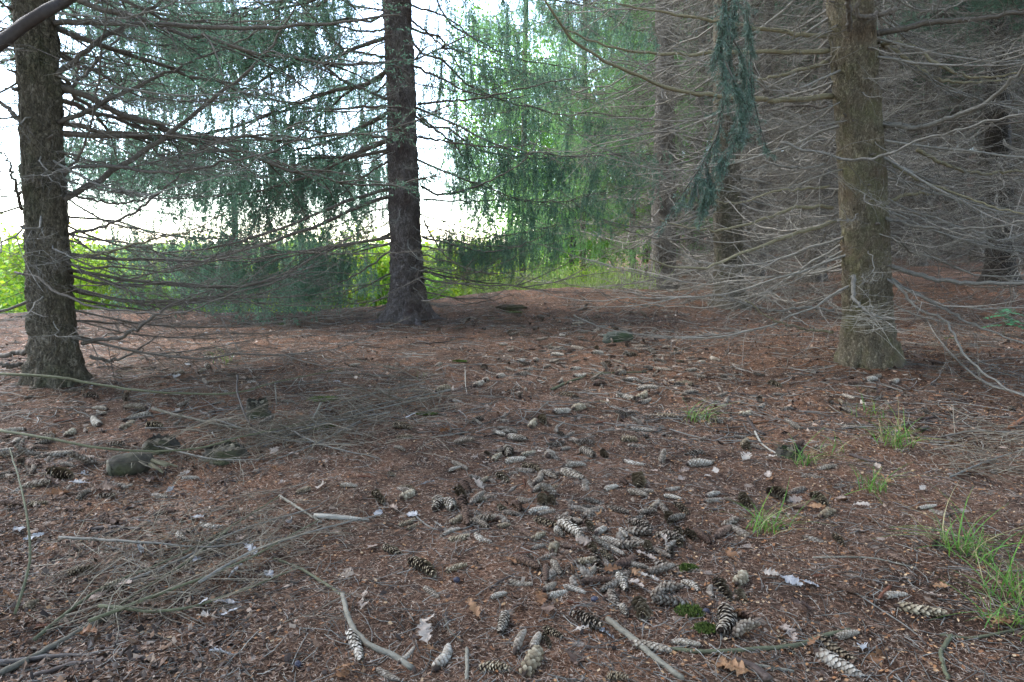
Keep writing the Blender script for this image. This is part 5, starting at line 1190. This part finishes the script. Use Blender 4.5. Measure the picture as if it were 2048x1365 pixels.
for k, (pts, lab) in enumerate(brush2): stick(pts, .0055, .002, 'stick_green' if k % 2 == 0 else 'twig_grey', lab, lift=.012 + .012 * (k % 3), name='fallen_branch', cat='branch', twigs=(0.017, 0.28, 0.03, 0.0019, 6.0, 1.0, 0.12))
stick([(2048, 800), (1960, 770), (1880, 690), (1850, 640)], .008, .004, 'twig_grey', 'bare branch drooping to the floor by the green seedling', lift=.03, name='fallen_branch', cat='branch', twigs=(0.06, 0.4, 0.05, .0028, 5))
stick([(1900, 960), (1970, 930), (2060, 900)], .005, .003, 'twig_grey', 'bare branch flat on the floor above the big grass tuft', lift=.01, name='fallen_branch', cat='branch', twigs=(0.03, 0.35, 0.03, .0024, 6))
stick([(1890, 880), (1960, 870), (2060, 880)], .005, .003, 'twig_grey', 'bare branch by the bright orange broken wood', lift=.02, name='fallen_branch', cat='branch', twigs=(0.04, 0.35, 0.03, .0024, 6))
stick([(30, 1230, .12), (60, 1120, .2), (48, 1000, .3), (20, 900, .35)], .0035, .0018, 'stick_green', 'thin green sprig curving up at the edge of the brush', name='fallen_branch', cat='branch', twigs=(0.06, 0.18, 0.1, .0015, 3))
# thick limb close by, coming from a tree beside the camera
P = smooth_path([at(-160, 190, 2.4), at(0, 86, 2.6), at(40, 56, 2.65), at(90, 24, 2.7), at(150, -12, 2.8), at(330, -140, 3.0)], 24)
mb = MB(); mb.tube(P, np.linspace(.026, .018, 24), 12, lump=.04, rng=rk)
o = tag(link('tree_limb', mb.mesh('tree_limb', M['stick_dark'])), 'thick bare limb slanting up in front of the dark leaning trunk', 'branch')
mb = MB(); add_twigs(mb, P, rk, 0.12, 0.25, 0.1, .003, 3); link('twigs', mb.mesh('twigs', M['limb_dark']), o)

# ------------------------------------------------------------------ stumps, stones, moss, nuts
def lumpy(seed, sx, sy, sz, nu=40, nv=22, amp=0.12, square=1.0, holes=0):
    rng = np.random.default_rng(seed); u = np.linspace(0, 2 * np.pi, nu, endpoint=False); v = np.linspace(0.02, np.pi - 0.02, nv)
    U, Vv = np.meshgrid(u, v)
    d = np.stack([np.sin(Vv) * np.cos(U), np.sin(Vv) * np.sin(U), np.cos(Vv)], -1)
    d = np.sign(d) * np.abs(d) ** square
    r = 1 + 0 * U
    for k in range(7):
        w = rng.normal(size=3) * (1.5 + k); r = r + amp / (1 + 0.5 * k) * np.sin(d @ w + rng.random() * 6.28)
    V = d * r[..., None] * np.array([sx, sy, sz])
    i = np.arange(nv - 1)[:, None] * nu; j = np.arange(nu)[None]; k = (j + 1) % nu
    mb = MB(); mb.add(V.reshape(-1, 3), np.stack([i + j, i + nu + j, i + nu + k, i + k], -1).reshape(-1, 4)); return mb
mb = lumpy(901, .155, .08, .075, amp=.10, square=.72)
tag(link('mossy_stone', mb.mesh('mossy_stone', M['stone']), None, STONE_P + UP * .035, (0, 0, .12)), 'dark green mossy block of stone on the cone-covered path', 'stone')
p = ground_at(772, 636); tag(link('mossy_stone', lumpy(902, .13, .1, .07, amp=.14).mesh('mossy_stone', M['rot']), None, p + UP * .03), 'low mossy lump at the foot of the mound spruce', 'stone')
p = ground_at(1022, 618); tag(link('wood_chunk', lumpy(903, .20, .08, .05, amp=.14).mesh('wood_chunk', M['rot']), None, p + UP * .02), 'dark rotten wood chunk on the crest of the clearing', 'wood')
# log stub
p = ground_at(248, 948); root = tag(empty('log_stub', p), 'rounded mossy end of a rotten log in the brush', 'log')
mb = MB(); ax = norm(np.array([0.85, 0.5, 0.12])); ts = np.linspace(-.05, .12, 22)
mb.tube(np.array([ax * t + UP * .036 for t in ts]), .056 * (1 - .35 * np.clip((ts - .03) / .09, 0, 1) ** 2) * np.where(ts < -.035, .88, 1), 36, lump=.035, rng=rk)
link('log', mb.mesh('log', M['rot']), root)
mb = MB(); mb.tube(np.array([ax * -.048 + UP * .036, ax * -.060 + UP * .036]), [.050, .040], 28, lump=.04, rng=rk); link('end_face', mb.mesh('end_face', M['rot_top']), root)
for k in range(5):
    a = p * 0 + ax * rk.uniform(.08, .13) + UP * rk.uniform(.01, .05); d = norm(np.array([rk.uniform(.5, 1), rk.uniform(-.6, .1), rk.uniform(-.2, .1)])); mb = MB()
    mb.tube(np.array([a, a + d * .06, a + d * .13 + UP * -.01]), [.012, .009, .004], 7, lump=.1, rng=rk); link('root_stub', mb.mesh('root_stub', M['limb_olive']), root)
def stump(px, py, r, h, label, seed):
    p = ground_at(px, py); rng = np.random.default_rng(seed); root = tag(empty('tree_stump', p), label, 'stump')
    n, s = 12, 30; z = np.linspace(-.06, h, n); th = np.linspace(0, 6.283, s, endpoint=False)
    R = r * (1 + .5 * np.exp(-np.maximum(z, 0) / .03))[:, None] * (1 + .10 * np.sin(4 * th + seed) + .06 * np.sin(9 * th))[None] + .006 * rng.normal(size=(n, s))
    Z = z[:, None] + np.where(np.arange(n)[:, None] > n - 4, rng.normal(0, .006, (n, s)), 0)
    V = np.stack([R * np.cos(th), R * np.sin(th), Z], -1); i = np.arange(n - 1)[:, None] * s; j = np.arange(s)[None]; k = (j + 1) % s
    mb = MB(); mb.add(V.reshape(-1, 3), np.stack([i + j, i + k, i + s + k, i + s + j], -1).reshape(-1, 4)); link('stump_wall', mb.mesh('stump_wall', M['rot']), root)
    mb = MB(); rr = np.linspace(0.02, .97, 6)
    Vt = np.stack([rr[:, None] * R[-1] * np.cos(th), rr[:, None] * R[-1] * np.sin(th), h - .02 + rng.normal(0, .008, (6, s))], -1)
    i = np.arange(5)[:, None] * s; mb.add(Vt.reshape(-1, 3), np.stack([i + j, i + k, i + s + k, i + s + j], -1).reshape(-1, 4)); link('stump_top', mb.mesh('stump_top', M['rot_top']), root)
stump(516, 834, .055, .10, 'small brown broken stump behind the brush heap', 3)
stump(322, 900, .06, .06, 'low yellow-mossy stump beside the log stub', 5)
stump(450, 914, .07, .05, 'dark hollow mossy stump under the brush heap', 7)
stump(1580, 915, .045, .05, 'tiny rotten stump beside a grass tuft', 8)
def moss(px, py, rx, ry, label, seed, n=700):
    p = ground_at(px, py); rng = np.random.default_rng(seed); mb = lumpy(seed, rx * .7, ry * .7, .004, 28, 12, .45)
    a = rng.random(n) * 6.28; q = np.sqrt(rng.random(n)); P = np.stack([np.cos(a) * q * rx, np.sin(a) * q * ry, .006 * (1 - q)], 1)
    P = P[rng.random(n) < 1.1 - 0.5 * q]
    D = norm(rng.normal(0, .5, P.shape) + UP); W = norm(np.cross(D, rng.normal(size=P.shape))); mb.diamonds(P, D, W, rng.uniform(.006, .014, len(P)), .004)
    tag(link('moss_patch', mb.mesh('moss_patch', M['moss']), None, p + UP * .004), label, 'moss')
for k, q in enumerate([(645, 800, .10, .07, 'bright green moss pad beside the brush heap'), (850, 830, .08, .03, 'small yellow-green moss patch on bare needles below the cone heap'), (918, 724, .06, .04, 'tiny moss patch on the open needle slope'), (1028, 625, .14, .10, 'moss patch on the crest by the rotten wood chunk'), (1382, 1228, .045, .035, 'dark moss patch beside a small dark nut'), (1375, 1140, .03, .022, 'moss scrap between leaves in the cone drift'), (566, 650, .09, .05, 'moss patch on the slope below the hedge'), (776, 634, .10, .06, 'moss patch beside the mound spruce'), (640, 856, .09, .04, 'olive moss strip on the brush heap edge'), (1410, 1262, .03, .02, 'tiny moss scrap beside the lone pale cone'), (1900, 618 + 60, .06, .03, 'small moss patch behind the tan trunk')]):
    moss(*q[:4], q[4], 920 + k)
for k, (x, y, lab) in enumerate([(720, 795, 'round dark nut alone on needles'), (1505, 905, 'round dark nut between two brown cones'), (1695 - 660 + 0, 1270 - 0, None)]):
    if lab is None: continue
    (a, b_), = zb((660, 885), S, [(x, y)]); p = ground_at(a, b_)
    mb = lumpy(940 + k, .011, .010, .009, 20, 12, .05); o = tag(link('nut', mb.mesh('nut', M['nut']), None, p + UP * .007), lab, 'nut')
p = ground_at(596, 1333); tag(link('nut', lumpy(943, .008, .008, .008, 20, 12, .05).mesh('nut', M['nut']), None, p + UP * .006), 'round dark nut by the buff leaves near the crooked stick', 'nut')
p = ground_at(1412, 1228); tag(link('nut', lumpy(944, .011, .011, .010, 20, 12, .05).mesh('nut', M['nut']), None, p + UP * .007), 'round dark nut beside the dark moss patch', 'nut')

# ------------------------------------------------------------------ grass tufts and the seedling
def blade_mesh(seed, L, w, bend, mname='grass'):
    n = 7; t = np.linspace(0, 1, n); rng = np.random.default_rng(seed)
    x = bend * L * t ** 1.8; z = L * t * (1 - .32 * bend * t); hw = w / 2 * (1 - t ** 2.2) + 0.0002
    V = np.concatenate([np.stack([x, -hw, z], 1), np.stack([x, 0 * hw, z - hw * .35], 1), np.stack([x, hw, z], 1)])
    i = np.arange(n - 1); mb = MB(); mb.add(V, np.concatenate([np.stack([i, i + 1, n + i + 1, n + i], 1), np.stack([n + i, n + i + 1, 2 * n + i + 1, 2 * n + i], 1)])); return mb.mesh('blade', M[mname])
BLADES = [blade_mesh(k, .10 + .018 * k, .0036, .45 + .18 * k) for k in range(6)]
M['grass_dry'] = piece_mat('grass_blade_dry', [(0, (0.22, 0.17, 0.08)), (1, (0.34, 0.29, 0.15))], per_object=True, translucent=0.2)
DRY = [blade_mesh(k, .10 + .018 * k, .0034, .7 + .2 * k, 'grass_dry') for k in range(6)]
def tuft(px, py, n, s, label, seed, spread=.035):
    p = ground_at(px, py); rng = np.random.default_rng(seed); root = tag(empty('grass_tuft', p), label, 'grass', 'grass tufts on the needle floor')
    for k in range(int(n * 1.2)):
        o = link('blade', BLADES[rng.integers(6)] if rng.random() < .78 else DRY[rng.integers(6)], root, (rng.normal(0, spread), rng.normal(0, spread), -.004), (rng.normal(0, .22), rng.normal(0, .22), rng.random() * 6.28), s * rng.uniform(.6, 1.25))
for k, q in enumerate([(1400, 842, 45, .95, 'small yellow-green grass tuft above the path cones', .05), (1610, 930, 34, .95, 'sparse grass tuft beside the tiny rotten stump', .03), (1790, 890, 60, 1.15, 'upright grass tuft among bark flakes below the tan trunk', .05), (1752, 982, 30, .85, 'short arching grass tuft on bare needles', .025), (1530, 1062, 46, .85, 'thin grass tuft next to open cones', .028), (1922, 1105, 75, .95, 'thick dark green grass tuft on the needle floor', .035), (2025, 1185, 60, .9, 'lush grass tuft behind the yellowish stem', .04), (2035, 1245, 55, .75, 'spreading grass tuft over the yellowish stem', .04), (1752, 832, 24, .8, 'yellowing low grass tuft near the tan trunk', .06), (455, 725, 16, 1.0, 'few grass blades on the leaf-strewn slope by the leaning trunk', .05), (1660, 905, 16, .7, 'wisp of grass between two larger tufts', .04), (845, 752, 10, .45, 'tiny grass wisp on the open needles', .03)]):
    tuft(*q[:5], 960 + k, q[5])
# seedling with feathered leaves
p = ground_at(2006, 672); root = tag(empty('seedling', p), 'blue-green feathery seedling in the shade of the stand', 'plant'); rr_ = np.random.default_rng(990)
sc_ = float(p[1]) / F
mb = MB(); mb.tube(smooth_path([(0, 0, -.02), (.01, 0, 20 * sc_), (.02, 0, 55 * sc_)], 8), np.linspace(.004, .002, 8), 6); link('stem', mb.mesh('stem', M['stick_green']), root)
lm = MB(); t = np.linspace(0, 1, 7); hw = .019 * np.sin(np.pi * np.clip(t * .96 + .03, 0, 1)) ** .8
V = np.concatenate([np.stack([t * .065, -hw, -.012 * t * t], 1), np.stack([t * .065, hw, -.012 * t * t], 1)]); i = np.arange(6); lm.add(V, np.stack([i, i + 1, i + 8, i + 7], 1)); LEAFLET = lm.mesh('leaflet', M['fern'])
for k, (yaw, z, l) in enumerate([(.1, 30, .19), (-1.2, 26, .18), (-2.0, 34, .18), (3.0, 42, .18), (2.6, 22, .17), (-.5, 48, .15), (3.5, 54, .13), (.5, 56, .13), (-1.6, 40, .15), (-2.3, 52, .14)]):
    e = np.array([math.cos(yaw), math.sin(yaw), .12]); mb = MB(); P = np.array([np.array([.012, 0, z * sc_]) + e * l * u - UP * .05 * u * u for u in np.linspace(0, 1, 6)]); mb.tube(P, np.linspace(.0015, .0008, 6), 5)
    fr = link('frond', mb.mesh('frond', M['stick_green']), root)
    for q in range(1, 6):
        for sd in (-1, 1): link('leaflet', LEAFLET, fr, P[q], (rr_.normal(0, .15), .1, yaw + sd * 1.0), 1.0 - .06 * q)
    link('leaflet', LEAFLET, fr, P[5], (0, .1, yaw), .8)

# ------------------------------------------------------------------ loose litter nobody could count
rq = np.random.default_rng(1001)
def floor_points(n, ymin, ymax, bias=1.6, xr=(-0.86, 0.86)):
    y = ymin + (ymax - ymin) * rq.random(n) ** bias; x = y * rq.uniform(xr[0], xr[1], n) + rq.normal(0, .1, n)
    return np.stack([x, y, height(x, y)], 1)
P = floor_points(230000, 1.05, 8.5, 1.5); a = rq.random(len(P)) * 6.28; D = norm(np.stack([np.cos(a), np.sin(a), rq.normal(0.02, .16, len(P))], 1)); W = norm(np.cross(D, UP) + rq.normal(0, .3, P.shape))
mb = MB(); k = np.clip(P[:, 1] / 2.2, .8, 2.2); mb.diamonds(P + UP * rq.uniform(.001, .007, (len(P), 1)), D, W, rq.uniform(.012, .024, len(P)) * k ** .4, .0019 * k ** .7)
o = link('needle_litter', mb.mesh('needle_litter', M['needle_dry'], smooth=False)); o['kind'] = 'stuff'; tag(o, 'dry brown and grey spruce needles covering the floor', 'needles')
def flakes(n, gen):
    P = gen(n); a = rq.random(len(P)) * 6.28; D = norm(np.stack([np.cos(a), np.sin(a), rq.normal(0.05, .25, len(P))], 1)); W = norm(np.cross(D, UP) + rq.normal(0, .35, P.shape))
    return P + UP * rq.uniform(.003, .008, (len(P), 1)), D, W
mb = MB(); P1 = floor_points(5200, 1.2, 8.5, 1.2, (0.12, .86)); P2 = floor_points(9000, 1.1, 10.5, 1.2)
P = np.vstack([P1, P2]); a = rq.random(len(P)) * 6.28; D = norm(np.stack([np.cos(a), np.sin(a), rq.normal(0.05, .25, len(P))], 1)); W = norm(np.cross(D, UP) + rq.normal(0, .35, P.shape))
mb.diamonds(P + UP * rq.uniform(.003, .008, (len(P), 1)), D, W, rq.uniform(.008, .019, len(P)) * np.clip(P[:, 1] / 4, .9, 1.6), rq.uniform(.006, .013, len(P)))
o = link('bark_flakes', mb.mesh('bark_flakes', M['flake'], smooth=False)); o['kind'] = 'stuff'; tag(o, 'orange-brown bark flakes and cone scales strewn over the floor', 'bark')
mb = MB()
P = floor_points(9000, 1.1, 10.0, 1.5)
for p in P:
    a = rq.random() * 6.28; l = rq.uniform(.03, .12); d = np.array([math.cos(a), math.sin(a), 0]); c = np.array([-d[1], d[0], 0]) * rq.normal(0, .16) * l
    Q4 = np.array([p, p + d * l * .33 + c * .6, p + d * l * .66 + c * .7, p + d * l]); Q4[:, 2] = height(Q4[:, 0], Q4[:, 1]) + .004 + rq.random(4) * .006
    mb.twig(Q4, rq.uniform(.0009, .0018), .0008)
for p in floor_points(3000, 3.5, 11.0, 1.0):
    a = rq.random() * 6.28; l = rq.uniform(.08, .40); d = np.array([math.cos(a), math.sin(a), 0]); c = np.array([-d[1], d[0], 0]) * rq.normal(0, .16) * l
    Q4 = np.array([p, p + d * l * .33 + c * .6, p + d * l * .66 + c * .7, p + d * l]); Q4[:, 2] = height(Q4[:, 0], Q4[:, 1]) + .006 + rq.random(4) * .012
    mb.twig(Q4, rq.uniform(.002, .0045), .0015)
o = link('twig_litter', mb.mesh('twig_litter', M['twig_grey'])); o['kind'] = 'stuff'; tag(o, 'thin broken twigs scattered over the needle floor', 'twigs')

def scraps(name, P, mname, l0, l1, label, cat):
    n = len(P); a = rq.random(n) * 6.28; D = norm(np.stack([np.cos(a), np.sin(a), rq.normal(0.1, .35, n)], 1)); W = norm(np.cross(D, UP) + rq.normal(0, .5, P.shape))
    L = rq.uniform(l0, l1, n)[:, None]; w = L * rq.uniform(.25, .5, (n, 1)); Nn = np.cross(D, W); P = P + UP * rq.uniform(.002, .008, (n, 1))
    V = np.stack([P, P + D * L * .35 + W * w + Nn * L * .12, P + D * L + Nn * L * rq.normal(0, .15, (n, 1)), P + D * L * .6 - W * w * .8 + Nn * L * .1, P + D * L * .5 - Nn * L * .05], 1)
    b0 = np.arange(n)[:, None] * 5; T = np.concatenate([b0 + np.array([0, 1, 4]), b0 + np.array([1, 2, 4]), b0 + np.array([2, 3, 4]), b0 + np.array([3, 0, 4])])
    m_ = MB(); m_.add(V.reshape(-1, 3), None, T); o = link(name, m_.mesh(name, M[mname], smooth=False)); o['kind'] = 'stuff'; tag(o, label, cat)
M['scrap_mid'] = piece_mat('bark_scrap', [(0, (0.028, 0.018, 0.014)), (0.5, (0.07, 0.042, 0.03)), (0.75, (0.20, 0.095, 0.048)), (1, (0.34, 0.27, 0.21))], rough=0.7)
M['scrap'] = piece_mat('leaf_scrap', [(0, (0.025, 0.017, 0.013)), (0.6, (0.075, 0.046, 0.032)), (0.85, (0.18, 0.10, 0.055)), (1, (0.30, 0.22, 0.16))], rough=0.65)
scraps('bark_scraps', np.vstack([floor_points(5500, 3.5, 11.2, 1.0), floor_points(2500, 4.0, 9.5, 1.0, (.2, .8))]), 'scrap_mid', .018, .050, 'bark pieces and leaf scraps strewn over the middle of the clearing', 'bark')
P = np.vstack([floor_points(6000, 1.15, 3.4, 1.2, (-.9, -.40)), floor_points(3500, 1.15, 9.5, 1.3), floor_points(4500, 3.2, 9.0, 1.1, (.18, .9))])
scraps('leaf_scraps', P, 'scrap', .010, .028, 'crumbled dark leaf and bark scraps mixed into the needles', 'leaves')

mb = MB()
for (x0, x1, y0, y1, n, l0, l1, rr0, lean) in ((330, 900, 795, 925, 420, .08, .32, .0020, .5), (40, 680, 1000, 1270, 400, .06, .24, .0013, .7), (1860, 2060, 860, 960, 160, .1, .35, .0018, .2), (150, 480, 700, 800, 160, .1, .4, .002, .3)):
    for k in range(n):
        u, v = rq.random(), rq.random()
        py = y0 + (y1 - y0) * v; px = x0 + (x1 - x0) * u
        if x0 < 500 and abs((py - y0) / (y1 - y0) - (1 - u)) > .38 and rq.random() < .8: continue      # the heaps run slantwise
        p = ground_at(px, py); a = rq.normal(lean, .8); l = rq.uniform(l0, l1); d = np.array([math.cos(a), math.sin(a), rq.normal(0, .06)]); c = rq.normal(0, .05, 3) * l
        Q4 = np.array([p, p + d * l * .33 + c, p + d * l * .66 + c * 1.3, p + d * l]); lift = rq.uniform(.004, .055) * (1 if rr0 > .0015 else .5)
        Q4[:, 2] = np.maximum(Q4[:, 2], height(Q4[:, 0], Q4[:, 1])) + lift; mb.twig(Q4, rr0 * rq.uniform(.6, 1.3), rr0 * .5)
o = link('brush_twigs', mb.mesh('brush_twigs', M['brush'])); o['kind'] = 'stuff'; tag(o, 'tangle of fine dead twigs heaped on the floor around the log stub', 'twigs')
